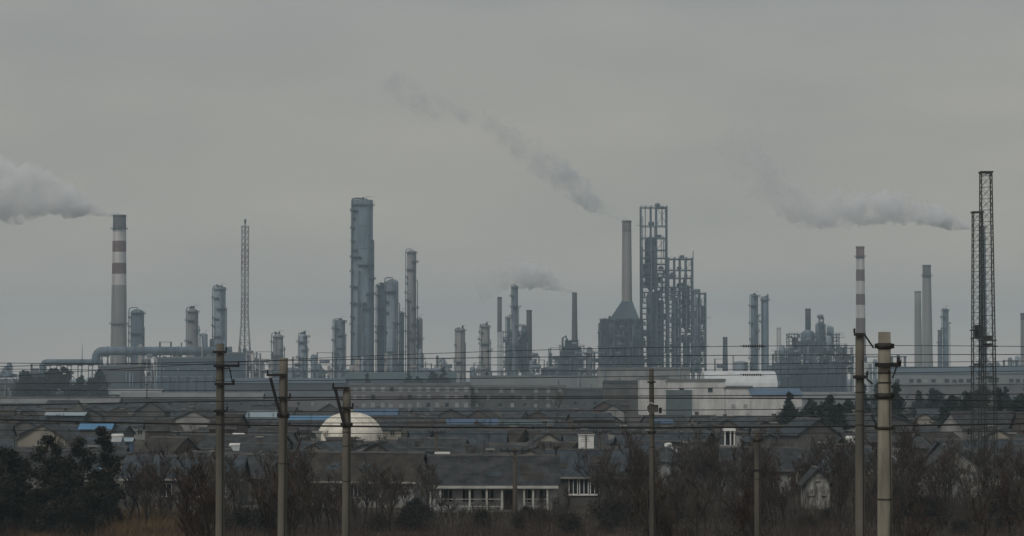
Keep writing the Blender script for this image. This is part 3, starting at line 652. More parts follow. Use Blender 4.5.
frame_tower(822, 846, 344, 1690, 10, [372, 365, 358, 351, 345], 4, 'taller frame of drums at the other end of the cluttered unit', seed=32, w=.5, dense_y=200, fine=True, material='frame', vessels=((826, 832, 336, 372, 'shell'), (838, 843, 350, 372, 'pale_stack')))
frame_tower(800, 822, 341, 1686, 8, [372, 365, 358, 350, 342], 4, 'middle frame of drums below the short dark stack', seed=33, w=.5, dense_y=200, fine=True, material='frame')
# --- plant buildings
block(226, 247, 353, 1640, 14, 'blue grey block beside the pale open frame near the flare tower', 'clad_blue', rows=(6, 11, 16), gap=5)
block(157, 226, 358, 1660, 14, 'long blue grey block beneath the gas duct', 'clad_blue', rows=(9, 17), win='glass_pale', gap=8)
block(98, 140, 366, 1620, 16, 'dark low block under the gas duct elbow', 'clad_dark', rows=(5,), gap=6)
block(774, 846, 365, 1600, 40, 'large windowless blue grey block below the cluttered unit', 'shell_blue', rows=(), roofmat='clad_blue')
block(894, 1050, 366.5, 1500, 24, 'long hall with blue sloping roof and two rows of windows', 'clad_grey', 'gable', rows=(4.5, 9.5), win='glass', gap=4, winw=2.6, roofmat='clad_blue', rise=4, winh=2.2)
block(706, 777, 371, 1400, 44, 'white vaulted warehouse in front of the twin columns', 'pale_stack', 'vault', roofmat='pale_stack', rise=9, name='vaulted_warehouse')
block(598, 690, 368.5, 1350, 20, 'long pale concrete building at the foot of the furnace', 'wall_pale', rows=(), gap=6)
block(470, 600, 376.5, 1450, 16, 'low grey shed line in front of the central cluster', 'clad_grey', rows=(3,), gap=7, win='glass_pale')
block(345, 455, 372, 1500, 22, 'long low teal roofed hall at the foot of the giant column', 'clad_blue', 'gable', rise=4, roofmat='teal', rows=(4,), gap=7)
block(225, 345, 378, 1350, 18, 'low grey hall with pale eaves behind the railway poles', 'clad_dark', 'gable', rise=2.5, roofmat='clad_blue', rows=(3,), gap=6)
block(40, 160, 389, 1250, 18, 'low grey green hall under the gas duct', 'clad_dark', 'gable', rise=2.5, roofmat='clad_grey', rows=(2.4,), gap=6, win='glass_pale')
block(-30, 38, 384, 1300, 16, 'pale cluttered shed at the end of the lower gas duct', 'wall_grey', 'flat', rows=(2.5, 6), win='glass_pale', gap=4)
block(640, 668, 378, 900, 14, 'pale plain concrete works building beside the dark windowless shed', 'wall_white', rows=(), name='works_building', doors=0)
block(604, 641, 382, 930, 14, 'dark windowless shed beside the pale works building', 'wall_grey', rows=(), roofmat='clad_dark')
t_ = block(668, 725, 380.5, 880, 14, 'light works building with a tall grey teal gate', 'wall_white', rows=(8.2,), gap=8, winw=1.6)
MB().box(X(666, 880) - X(696.5, 880), X(692, 880) - X(696.5, 880), -7.15, -6.95, 0, Z(390, 880)).build('gate', M['gate'], t_)
block(726, 752, 387.5, 872, 12, 'pale annex between light works building and blue roofed one', 'wall_white', rows=(3,), gap=3, win='glass_pale')
block(752.5, 802, 388.5, 860, 12, 'light works building with a bright blue sheet roof', 'wall_white', 'shed', rise=2.2, roofmat='roof_sheetdull', rows=(3.2,), gap=6)
block(350, 470, 384.5, 1000, 14, 'three storey mauve grey office block with pale windows', 'wall_purple', rows=(1.5, 4.6, 7.6), win='glass_pale', winw=1.5, winh=1.7, gap=3.4, name='office_block')
block(471, 566, 386.5, 1010, 14, 'duller grey office block joined to the mauve one', 'wall_grey', rows=(1.4, 4.4, 7.2), win='glass_pale', winw=1.3, winh=1.5, gap=4.2, name='office_block')
block(566, 604, 389, 980, 14, 'dark grey low block behind the bare two trunked tree', 'clad_dark', rows=(2.5,), gap=5)
block(800, 896, 392, 1050, 14, 'low grey hall behind the concrete railway poles', 'clad_grey', 'gable', rise=2.5, roofmat='roof_conc', rows=(2,), gap=5)
block(900, 1060, 385, 1200, 14, 'long mauve wall building below the blue roofed hall', 'wall_purple', rows=(3,), gap=6)
block(120, 262, 392.5, 1000, 12, 'long low dark works hall behind the village', 'clad_dark', 'gable', rise=2.2, roofmat='roof_conc', rows=(2,), gap=5)
block(262, 350, 391, 1020, 12, 'low mauve works hall behind the cream dome', 'wall_purple', 'gable', rise=2.2, roofmat='clad_dark', rows=(2,), gap=5, win='glass_pale')
block(-40, 118, 397, 930, 12, 'low dark works hall with grey roof behind the gabled beige house', 'clad_dark', 'gable', rise=2.2, roofmat='roof_conc', rows=(2,), gap=5)
tank(20, 45, 371, 1450, 'dark storage tank below the end of the lower gas duct', 'steel_dark')
tank(286, 300, 367, 1750, 'grey tank between the squat columns', 'shell')
tank(426, 446, 368, 1720, 'grey tank behind the teal roofed hall', 'shell_blue')
tank(541, 556, 367, 1720, 'blue grey tank between central cluster and heater', 'shell_blue')
tank(852, 872, 362, 1750, 'pale tank beside the large blue grey block', 'pale_stack')
tank(733, 748, 361, 1700, 'grey tank behind the white vaulted warehouse', 'shell')

def small_vessel(px, ytop, D, label, group, sd_):
    r_ = random.Random(sd_); H = Z(ytop, D); t = thing('process_vessel', label, 'vessel', (X(px, D), D, 0), 0, group); kk = r_.random(); mm = M[r_.choice(('shell', 'shell_blue', 'steel', 'steel_dark', 'conc'))]
    t['label'] = ('small domed vessel with platforms ' if kk < .45 else 'small steel frame with stacked drums ' if kk < .75 else 'thin guyed vent stack ') + label; t['category'] = 'vessel' if kk < .45 else 'steel frame' if kk < .75 else 'vent stack'
    if kk < .45:
        r = r_.uniform(.8, 2.2); MB().lathe([(r * .9, 0), (r, 2), (r, H - r * .6), (r * .6, H - .2 * r), (.2, H)], 14).build('shell', mm, t)
        for q in range(3): arc_platform(t, r, H * (.4 + .22 * q), 1.4, r_.choice((.8, 1.5)), r_.choice((math.pi, 0)))
        MB().tube([(r + .6, -.5, 1), (r + .6, -.5, H * .9), (r * .8, 0, H * .93)], .25, 6).build('pipe', M['steel'], t)
    elif kk < .75:
        w = r_.uniform(3, 6)
        for x in (-w, w):
            for y in (-2, 2): MB().box(x - .3, x + .3, y - .3, y + .3, 0, H).build('post', M['steel_dark'], t)
        for q in range(4):
            z = H * (q + 1) / 4; MB().box(-w - .4, w + .4, -2.4, 2.4, z - .3, z).build('floor_level', M['steel_dark'], t)
            if q < 3: MB().tube([(-w * .7, 0, z + 1.3), (w * .6, 0, z + 1.3)], 1.2, 10).build('drum', mm, t)
        MB().bar((-w, -2.3, 0), (w, -2.3, H * .5), .25).build('brace', M['steel_dark'], t)
    else:
        r = r_.uniform(.35, .7); MB().lathe([(r * 1.6, 0), (r * 1.5, 4), (r, 6), (r, H)], 10).build('vent_stack', mm, t)
        MB().bar((r, 0, H * .8), (7, 0, .2), .08).bar((-r, 0, H * .8), (-7, 0, .2), .08).build('guy_wire', M['steel_dark'], t)
sv = random.Random(77)
for a, b, n_, lo_, hi_, zn in ((0, 45, 8, 360, 372, 'beside the end of the lower gas duct'), (228, 350, 16, 350, 367, 'between the flare tower and the giant column'), (424, 505, 12, 355, 368, 'around the two lone columns'),
        (530, 600, 15, 345, 366, 'between the central cluster and the furnace'), (706, 790, 6, 352, 366, 'behind the white vaulted warehouse'), (838, 915, 7, 348, 364, 'between the blue grey block and the paired stacks'), (946, 1020, 9, 352, 364, 'behind the blue roofed hall'), (350, 424, 12, 348, 366, 'round the foot of the giant column'), (128, 230, 8, 338, 350, 'above the thick gas duct')):
    for i in range(n_): small_vessel(sv.uniform(a, b), sv.uniform(lo_, hi_), sv.uniform(1700, 1860), zn, 'small vessels ' + zn, sv.randrange(9999))

# ================================================================== MIDGROUND SHEDS WITH BLUE ROOFS, DOME
def shed(px0, px1, yeave, yridge, D, depth, label, roofmat, wallmat='wall_grey', rz=0, one=False):
    k = D / FPX; W = (px1 - px0) * k; ze = Z(yeave, D); zr = Z(yridge, D + depth / 2)
    t = thing('shed', label, 'shed', (X((px0 + px1) / 2, D), D + depth / 2, 0), rz)
    MB().box(-W/2, W/2, -depth/2, depth/2, 0, ze - .15).build('wall', M[wallmat], t)
    m = MB()
    if one: m.prismx([(-depth/2 - .4, ze), (depth/2 + .4, zr), (depth/2 + .4, zr - .12), (-depth/2 - .4, ze - .12)], -W/2 - .3, W/2 + .3)
    else:
        m.prismx([(-depth/2 - .4, ze), (0, zr), (depth/2 + .4, ze), (depth/2 + .4, ze - .12), (0, zr - .12), (-depth/2 - .4, ze - .12)], -W/2 - .3, W/2 + .3)
    r = m.build('roof', M[roofmat], t)
    MB().box(-W/2 - .3, W/2 + .3, -.25, .25, zr - .1 if not one else ze, (zr if not one else ze) + .06).build('ridge_cap', M['ridge'], r)
    if not one:
        g = MB()
        for x in (-W/2 + .02, W/2 - .22): g.prismx([(-depth/2 + .1, ze - .16), (0, zr - .3), (depth/2 - .1, ze - .16)], x, x + .2)
        g.build('gable_wall', M[wallmat], t)
    MB().box(-W*.3 - 1.2, -W*.3 + 1.2, -depth/2 - .07, -depth/2 + .02, 0, min(2.6, ze * .75)).build('door', M['wood'], t)
    return t
shed(80, 111, 429, 421.5, 500, 7, 'shed with bright sky blue sheet roof beside the gabled beige house', 'roof_sheetblue')
shed(46, 84, 415.5, 411, 560, 8, 'dark blue walled shed with a pale sheet roof edge', 'roof_sheetpale', 'teal')
shed(120.5, 132, 441, 437, 470, 3, 'little hut with pale blue sheet roof', 'roof_sheetpale', 'roof_sheetdull')
shed(290, 331, 419.5, 415.5, 640, 8, 'low shed with light blue roof edge beside the cream dome', 'roof_sheetblue', 'clad_dark')
shed(247, 281, 418, 410.5, 660, 9, 'shed with pale blue roof near the railway poles', 'roof_sheetpale', 'clad_dark')
shed(352, 397, 415, 408.5, 720, 9, 'shed with dull blue roof behind the cream dome', 'roof_sheetdull', 'clad_dark')
shed(447, 497, 424, 418.5, 640, 9, 'long shed with dull blue roof behind the village street', 'roof_sheetdull', 'clad_dark')
shed(498, 561, 424, 419.5, 660, 9, 'long shed with weathered teal blue roof behind the village street', 'teal', 'clad_dark')
shed(655, 672, 423, 419, 600, 6, 'small shed with blue roof below the pale works building', 'roof_sheetdull', 'clad_dark')
shed(800, 838, 413, 407, 760, 9, 'grey roofed shed beyond the dark evergreens', 'roof_conc', 'wall_grey')

def dome():
    D = 545; k = D / FPX; R = 33.5 * k; H = 28 * k; t = thing('dome_hall', 'cream dome shaped hall rising above dark village roofs', 'building', (X(348.5, D), D + R, 0))
    zb = max(0, Z(441, D) - .4)
    prof = [(R, 0), (R, zb)]
    n = 8; prof += [(R * math.cos(a) ** .85, zb + H * math.sin(a)) for a in [math.pi / 2 * i / n * .97 for i in range(1, n + 1)]]
    s = MB().lathe(prof, 28).build('skin', M['dome'], t)
    for p in s.data.polygons: p.use_smooth = False
    m = MB()
    for q in range(14):
        a = 2 * math.pi * q / 14 + .11
        m.tube([((r + .04) * math.cos(a), (r + .04) * math.sin(a), z) for r, z in prof], .035, 4, 0, False, False)
    m.build('seam_rib', M['dome'], t)
    MB().lathe([(.8, zb + H - .2), (.8, zb + H + .5), (.5, zb + H + .8)], 12).build('crown_vent', M['trim'], t)
    po = MB().box(-R - 1.0, -R * .72, -R * .5, -R * .1, 0, zb + 2.0).build('porch', M['wall_pale'], t)
    MB().box(-R - .75, -R - .1, -R * .5 - .05, -R * .5 + .03, zb + .5, zb + 1.6).build('window', M['glass'], po)
dome()

# ================================================================== VILLAGE
WIN_CACHE = {}
hr0 = random.Random(99)
def window(parent, x, y, z, w, h, bars=1, pane='glass', frame='trim'):
    key = (round(w, 2), round(h, 2), bars, pane, frame)
    if key not in WIN_CACHE:
        f = MB(); b = .09
        f.box(-w/2, w/2, -.07, .02, 0, b).box(-w/2, w/2, -.07, .02, h - b, h).box(-w/2, -w/2 + b, -.07, .02, b, h - b).box(w/2 - b, w/2, -.07, .02, b, h - b)
        for i in range(bars):
            xx = -w/2 + w * (i + 1) / (bars + 1); f.box(xx - .04, xx + .04, -.06, .02, b, h - b)
        WIN_CACHE[key] = (f.mesh('window', M[frame]), MB().box(-w/2 + .05, w/2 - .05, -.03, .01, .05, h - .05).mesh('pane', M[pane]), MB().box(-w/2 - .1, w/2 + .1, -.14, .02, -.1, -.004).mesh('sill', M[frame]))
    a, b_, c = WIN_CACHE[key]
    o = place('window', a, parent, (x, y, z)); place('pane', b_, o); place('sill', c, o)
    return o
def house(px, D, W, dp, eave, ridge, label, wall='wall_grey', roof='roof_slate', wins=(), door=None, chim=None, rz=0, gable=False, group='tiled roof houses of the village', near=False, fascia=True, z0=0, loc=None):
    """ridge along local x; the front is -y. gable=True turns the gable end to the camera"""
    t = thing('village_house', label, 'house', loc or (X(px, D), D + dp / 2, z0), rz + (math.pi / 2 if gable else 0), group)
    poly = [(-dp/2, 0), (dp/2, 0), (dp/2, eave), (0, ridge - .12), (-dp/2, eave)]
    MB().prismx(poly, -W/2, W/2).build('wall', M[wall], t)
    m = MB(); ov = .45; sl = (ridge - eave) / (dp / 2); e = eave - sl * ov
    sag = .06 + .05 * rnd.random()
    for s in (-1, 1):
        vs_ = []
        n = 5
        for i in range(n + 1):
            x = -W/2 - .35 + (W + .7) * i / n; d = sag * math.sin(math.pi * i / n) + rnd.uniform(-.025, .025)
            vs_ += [(x, s * (dp/2 + ov), e + .04), (x, 0, ridge + .02 - d), (x, 0, ridge - .14 - d), (x, s * (dp/2 + ov), e - .11)]
        fs = []
        for i in range(n):
            for a in range(4): b = (a + 1) % 4; fs.append((i*4+a, (i+1)*4+a, (i+1)*4+b, i*4+b) if s > 0 else (i*4+a, i*4+b, (i+1)*4+b, (i+1)*4+a))
        fs += [(0, 1, 2, 3), tuple(n*4 + q for q in (3, 2, 1, 0))]
        m.add(vs_, fs)
    r = m.build('roof', M[roof], t)
    MB().box(-W/2 - .36, W/2 + .36, -.16, .16, ridge - .1, ridge + .1).build('ridge_cap', M['ridge'], r)
    if fascia: MB().box(-W/2 - .35, W/2 + .35, -dp/2 - ov - .06, -dp/2 - ov - .002, e - .16, e + .05).build('fascia', M['ridge' if not near else 'trim'], r)
    if chim:
        x, h = chim; y = dp * .2; zc = ridge - sl * y
        c = MB().box(x - .4, x + .4, y - .35, y + .35, zc - .5, ridge + h).build('chimney', M['wall_grey'], r)
        MB().box(x - .55, x + .55, y - .5, y + .5, ridge + h, ridge + h + .16).build('chimney_cap', M['trim'], r)
    if near or hr0.random() < .35:
        x = hr0.uniform(-W * .4, W * .4); m = MB(); m.bar((x, 0, ridge - .2), (x, 0, ridge + 1.6), .06)
        for q in range(4): m.bar((x - .5 + q * .06, 0, ridge + .9 + q * .2), (x + .5 - q * .06, 0, ridge + .9 + q * .2), .04)
        m.build('aerial', M['iron'], r)
    if near:
        for q in range(5):
            x = hr0.uniform(-W * .45, W * .35); u = hr0.uniform(.15, .7); ww = hr0.uniform(.7, 2.2); dd_ = hr0.uniform(.6, 1.2); y0 = -(dp/2) * (1 - u); y1 = y0 - dd_; za = ridge - sl * -y0; zb = ridge - sl * -y1
            if -y1 < dp/2: MB().add([(x, y0, za + .06), (x + ww, y0, za + .06), (x + ww, y1, zb + .06), (x, y1, zb + .06), (x, y0, za), (x + ww, y0, za), (x + ww, y1, zb), (x, y1, zb)], [(3,2,1,0),(4,5,6,7),(0,1,5,4),(1,2,6,5),(2,3,7,6),(3,0,4,7)]).build('roof_patch', M[hr0.choice(('roof_brown', 'roof_blue', 'roof_slate'))], r)
        MB().tube([(-W/2 + .2, -dp/2 - .12, .1), (-W/2 + .2, -dp/2 - .12, eave - .1), (-W/2 + .2, -dp/2 - ov, eave - .3)], .06, 6).build('downpipe', M['ridge'], t)
    for w_ in wins:
        x, z, w, h = w_[:4]; window(t, x, -dp/2, z, w, h, *(w_[4:] if len(w_) > 4 else ()))
    if door is not None: MB().box(door - .5, door + .5, -dp/2 - .05, -dp/2 + .02, 0, 2.1).build('door', M['wood'], t)
    return t

# veranda row house (front row)
def veranda_house():
    D = 264; k = D / FPX; W = 127 * k; x = X(493.5, D); dp = 8
    t = house(493.5, D, W, dp, 2.95, 5.6, 'long low house with white veranda posts and pale fascia facing the railway', 'wall_white', 'roof_slate', near=True, fascia=False,
              wins=[(-4.9, .9, 1.5, 1.4, 2, 'glass', 'trim_bright'), (-2.6, .9, 1.3, 1.4, 2, 'glass', 'trim_bright'), (-.6, .9, 1.4, 1.4, 2, 'glass', 'trim_bright'), (3.7, .9, 1.4, 1.4, 2, 'glass', 'trim_bright'), (5.2, .9, 1.1, 1.4, 1, 'glass', 'trim_bright')], door=1.6, group=None)
    z = 2.62; y = -dp/2 - 1.7
    MB().prismx([(-dp/2 - .2, 2.85), (y - .3, 2.62), (y - .3, 2.54), (-dp/2 - .2, 2.77)], -W/2 - .3, W/2 + .1).build('veranda_roof', M['roof_slate'], t)
    MB().box(-W/2 - .3, W/2 + .1, y - .36, y - .302, 2.42, 2.70).build('fascia', M['trim_bright'], t)
    for px in (441, 470, 487, 502, 524, 533, 547): MB().box((px - 493.5) * k - .1, (px - 493.5) * k + .1, y - .12, y + .02, 0, 2.54).build('post', M['trim_bright'], t)
    for a, b in ((441, 470), (470, 487), (487, 502), (524, 533), (533, 547)):
        MB().box((a - 493.5) * k + .08, (b - 493.5) * k - .08, y - .08, y - .02, .55, .62).box((a - 493.5) * k + .08, (b - 493.5) * k - .08, y - .08, y - .02, 1.3, 1.36).build('rail', M['trim_bright'], t)
    MB().box(-W/2, W/2, y - .2, -dp/2 - .01, 0, .18).build('veranda_floor', M['roof_conc'], t)
veranda_house()
t_ = house(588, 276, 8.4, 7, 3.35, 5.9, 'house with a triple white framed window, next to the veranda house', 'wall_grey', 'roof_blue', wins=[(-1.6, 1.15, 1.0, 1.75, 1, 'glass', 'white'), (-.45, 1.15, 1.0, 1.75, 1, 'glass', 'white'), (.7, 1.15, 1.0, 1.75, 1, 'glass', 'white')], near=True, group=None)
house(366, 272, 12, 8, 3.0, 5.7, 'house with pale window posts and a bright pointed gable end', 'wall_pale', 'roof_brown', wins=[(-3.6, .9, 1.2, 1.4, 1), (-.3, 1.0, 1.3, 1.4, 2), (1.2, 1.0, 1.3, 1.4, 2), (3.4, 1.0, 1.3, 1.4, 2)], door=-2.0, rz=rad(-11), near=True, group=None)
house(182, 275, 12.5, 8, 3.1, 5.2, 'house with a pale ridge and patchy pale wall behind dry ochre grass', 'wall_grey', 'roof_blue', wins=[(-4.6, 1.0, 1.2, 1.4, 1), (-1.6, 1.0, 1.2, 1.4, 1), (1.5, 1.0, 1.2, 1.4, 1), (4.2, 1.0, 1.2, 1.4, 1)], near=True, group=None, chim=(3, .4))
house(817, 268, 3.8, 2.6, 2.9, 4.3, 'narrow white gabled house among bare saplings', 'wall_stained', 'roof_slate', gable=True, near=True, group=None, loc=(X(817, 268), 270, 0))
g_ = bpy.data.objects['village_house.004'] if 'village_house.004' in bpy.data.objects else None
if g_:
    for (yy, zz, w, h) in ((0, 3.0, .38, .6), (-.62, 1.5, .4, .6), (.62, 1.5, .4, .6)):
        o = window(g_, 0, 0, 0, w, h); o.rotation_euler = (0, 0, -math.pi / 2); o.location = (-1.9, yy, zz)
house(42, 450, 12, 8.2, 2.9, 5.4, 'beige gabled house among dark evergreens and blue sheds', 'wall_beige', 'roof_slate', gable=True, group=None, loc=(X(42, 450), 456, 0))
w_ = window(bpy.data.objects['village_house.005'], -6, 0, 0, 1.1, .9); w_.rotation_euler = (0, 0, -math.pi / 2); w_.location = (-6, .3, 1.7)
w_ = window(bpy.data.objects['village_house.005'], -6, 0, 0, .6, .6); w_.rotation_euler = (0, 0, -math.pi / 2); w_.location = (-6, -.7, 4.0)

KINDS = [('slate roofed house with grey wall', 'wall_grey', 'roof_slate'), ('bluish roofed house with grey wall', 'wall_grey', 'roof_blue'),
         ('brown roofed brick house', 'wall_brick', 'roof_brown'), ('slate roofed house with pale wall', 'wall_pale', 'roof_slate'),
         ('bluish roofed brick house', 'wall_brick', 'roof_blue'), ('slate roofed house with beige wall', 'wall_beige', 'roof_slate')]
special = [(264, -12, 16), (276, 10, 18)]
hr = random.Random(21)
PROTECT = [(78, 113, 431, 500), (44, 86, 422, 560), (118, 134, 447, 470), (10, 72, 449, 450), (288, 333, 421, 640), (245, 283, 420, 660), (310, 388, 441, 545), (350, 399, 416, 720),
           (445, 499, 425, 640), (497, 563, 425, 660), (653, 674, 425, 600), (640, 803, 417, 860), (350, 566, 408, 1000), (576, 596, 448, 330), (718, 742, 445, 380)]
ZONES = [(112, 'near the bright blue roofed shed'), (255, 'behind the pale ridge house'), (312, 'between two strutted poles'), (420, 'below the cream dome'), (560, 'behind the veranda house'),
         (640, 'behind the triple window house'), (770, 'near the white roof kiosk'), (865, 'behind the white narrow house'), (2000, 'around the lattice masts')]
def zone(px):
    for a, n in ZONES:
        if px < a: return n
rows = [(303, 0), (324, 6), (347, 2), (372, 9), (400, 4), (430, 7), (465, 4), (505, 0), (560, 7), (620, 3), (690, 5), (770, 2)]
for ri, (D, off) in enumerate(rows):
    half = D * .208; x = -half - off
    while x < half:
        W = hr.choice((4.5, 5.5, 6.5, 8, 9.5, 12)); cx = x + W / 2; px = 512 + cx / D * FPX
        gap = hr.choice((.2, .5, 1, 2, 3.5)); x += W + gap
        kind = hr.choices(KINDS, (3.4, 3.4, 2, 4.2, 1.6, 2.6))[0]
        dp = hr.uniform(4.5, 8); two = hr.random() < (.13 if D > 340 else 0)
        ev = 5.4 if two else hr.uniform(2.4, 3.7); rg = ev + hr.uniform(1.2, 2.4) * min(1, dp / 6.5)
        gb = hr.random() < .36
        n = int(W / 3); fl = (0, 2.8) if two else (0,)
        wins = [(-W/2 + W * (i + .5) / n, 1.0 + f, 1.2, 1.3, 1, 'glass' if hr.random() < .85 else 'glass_pale', 'trim') for i in range(n) for f in fl if hr.random() < .8]
        hw = W / 2 / D * FPX; yr = 375 + (CAMH - rg) * FPX / (D + dp / 2)
        if any(a < px + hw and px - hw < b and D < dd and yr < yb for a, b, yb, dd in PROTECT):
            two = False; ev = 2.5; rg = 4.1; yr = 375 + (CAMH - rg) * FPX / (D + dp / 2); wins = [w for w in wins if w[1] < 2]; gb = False
            wins = [(w[0], .8, 1.1, 1.1) + w[4:] for w in wins]
            if any(a < px + hw and px - hw < b and D < dd and yr < yb - 2 for a, b, yb, dd in PROTECT): continue
        ch = (hr.uniform(-W*.3, W*.3), hr.uniform(.3, .8)) if hr.random() < .35 else None
        nm = ('two storey ' if two else '') + kind[0] + (', gable end on' if gb else '') + (' and chimney' if ch else '') + ', ' + zone(px) + (' farther back' if D > 430 and not (two and gb) else '')
        if len(nm.split()) > 16: nm = nm.replace(' and chimney', '')
        if len(nm.split()) > 16: nm = nm.replace(' farther back', '')
        if len(nm.split()) > 16: nm = nm.replace(', gable end on', '')
        house(px, D + hr.uniform(-9, 9), min(W, 9) if gb else W, dp, ev, rg, nm, kind[1], kind[2], wins=wins if not gb else (), chim=ch, rz=rad(hr.gauss(0, 14)), gable=gb)

# courtyard walls and lean-to sheds between the houses
for i in range(46):
    D = hr.uniform(296, 470); px = hr.uniform(0, 1024); k = D / FPX; W = hr.uniform(2.5, 7); h = hr.uniform(1.8, 2.6)
    t = thing('courtyard_shed', 'small flat roofed yard shed ' + zone(px), 'shed', (X(px, D), D, 0), rad(hr.gauss(0, 12)), 'small yard sheds ' + zone(px))
    MB().box(-W/2, W/2, -1.3, 1.3, 0, h).build('wall', M[hr.choice(('wall_pale', 'wall_grey', 'wall_brick', 'wall_beige', 'wall_white'))], t)
    MB().add([(-W/2 - .2, -1.6, h + .05), (W/2 + .2, -1.6, h + .05), (W/2 + .2, 1.5, h + .5), (-W/2 - .2, 1.5, h + .5), (-W/2 - .2, -1.6, h - .03), (W/2 + .2, -1.6, h - .03), (W/2 + .2, 1.5, h + .42), (-W/2 - .2, 1.5, h + .42)], [(0,1,2,3),(7,6,5,4),(0,4,5,1),(1,5,6,2),(2,6,7,3),(3,7,4,0)]).build('roof', M[hr.choice(('roof_conc', 'roof_slate', 'roof_sheetdull', 'roof_brown', 'roof_blue', 'roof_sheetpale'))], t)
    MB().box(-.5, .4, -1.36, -1.28, 0, 1.7).build('door', M[hr.choice(('wood', 'glass', 'teal'))], t)

# rooftop boxes, solar heaters, chimney caps
def roof_tank(px0, px1, y0, y1, D, label):
    k = D / FPX; t = thing('roof_cabin', label, 'roof cabin', (X((px0 + px1) / 2, D), D, 0)); w = (px1 - px0) * k / 2
    z0, z1 = Z(y1, D), Z(y0, D)
    MB().box(-w, w, -w, w, z0, z1 - .12).build('wall', M['white'], t)
    MB().box(-w - .12, w + .12, -w - .12, w + .12, z1 - .12, z1).build('roof', M['white'], t)
    MB().box(-.05, .05, -w - .04, -w + .01, z0, z1 - .13).build('joint_strip', M['glass'], t)
    MB().box(-w * .9, w * .9, -w * .9, w * .9, 0, z0).build('base', M['wall_grey'], t)
roof_tank(578.5, 593.5, 434, 449, 330, 'white square cabin on the roof behind the triple window house')
def roof_kiosk():
    D = 380; k = D / FPX; t = thing('roof_kiosk', 'white open kiosk with flat cap above brown village roofs', 'kiosk', (X(730, D), D, 0))
    z0, z1 = Z(445, D), Z(428.5, D); w = 10.5 * k
    MB().box(-w, w, -1.2, 1.2, 0, z0).build('base', M['wall_pale'], t)
    MB().box(-w * .65, w * .45, -1.3, 1.3, z1 - .35, z1).build('cap', M['white'], t)
    for x in (-w * .55, -.05, w * .35): MB().box(x - .09, x + .09, -1.1, -.9, z0, z1 - .35).build('post', M['white'], t)
    MB().box(-w * .5, w * .3, .3, .5, z0, z1 - .35).build('shade_panel', M['glass'], t)  # dark sheet whose colour stands in for the shade inside the opening
    MB().box(w * .5, w * 1.0, -1.0, 1.0, z0, z0 + 1.3).build('side_wall', M['wall_pale'], t)
roof_kiosk()
def solar_heater(px, y, D, label, rz=0):
    t = thing('solar_heater', label, 'water heater', (X(px, D), D, Z(y, D)), rz)
    MB().tube([(-.95, 0, 1.0), (-.85, 0, 1.0), (.85, 0, 1.0), (.95, 0, 1.0)], [.2, .28, .28, .2], 10).build('tank', M['white'], t)
    MB().add([(-.8, -1.5, .1), (.8, -1.5, .1), (.8, -.2, .85), (-.8, -.2, .85), (-.8, -1.5, .04), (.8, -1.5, .04), (.8, -.2, .79), (-.8, -.2, .79)], [(0,1,2,3),(7,6,5,4),(0,4,5,1),(1,5,6,2),(2,6,7,3),(3,7,4,0)]).build('collector', M['glass_pale'], t)
    m = MB()
    for x in (-.8, .8): m.bar((x, 0, -t.location.z), (x, 0, 1.0), .06).bar((x, -1.5, -t.location.z), (x, -1.5, .1), .06)
    m.build('stand', M['steel'], t)
solar_heater(239, 441, 400, 'white solar water heater on a roof between two railway poles')
solar_heater(236, 452, 370, 'lower white solar water heater on a roof between two railway poles', rad(25))
solar_heater(118, 442, 400, 'white solar water heater on a bluish roof near the little hut')
solar_heater(897, 458, 330, 'white solar water heater beside the thick concrete pole', rad(-20))
solar_heater(852, 445, 360, 'white solar water heater between the two railway poles with clamps', rad(10))
solar_heater(668, 453, 320, 'white solar water heater among the bare saplings', rad(70))
def cap_chimney(px0, px1, ycap, D, label):
    k = D / FPX; w = (px1 - px0) / 2 * k; zc = Z(ycap, D); t = thing('flue_block', label, 'chimney', (X((px0 + px1) / 2, D), D, 0))
    MB().box(-w * .7, w * .7, -.5, .5, 0, zc - .22).build('shaft', M['wall_pale'], t)
    MB().box(-w, w, -.75, .75, zc - .22, zc).build('cap', M['white'], t)
cap_chimney(322, 337, 459.5, 320, 'low chimney with a bright white slab cap behind the pale posted house')
cap_chimney(435, 450, 452, 300, 'broad pale chimney with slab cap behind the veranda house')
cap_chimney(430, 439, 441.5, 380, 'small chimney with slab cap beyond the broad pale chimney')
cap_chimney(547, 559, 447, 360, 'low chimney with slab cap near the white square cabin')

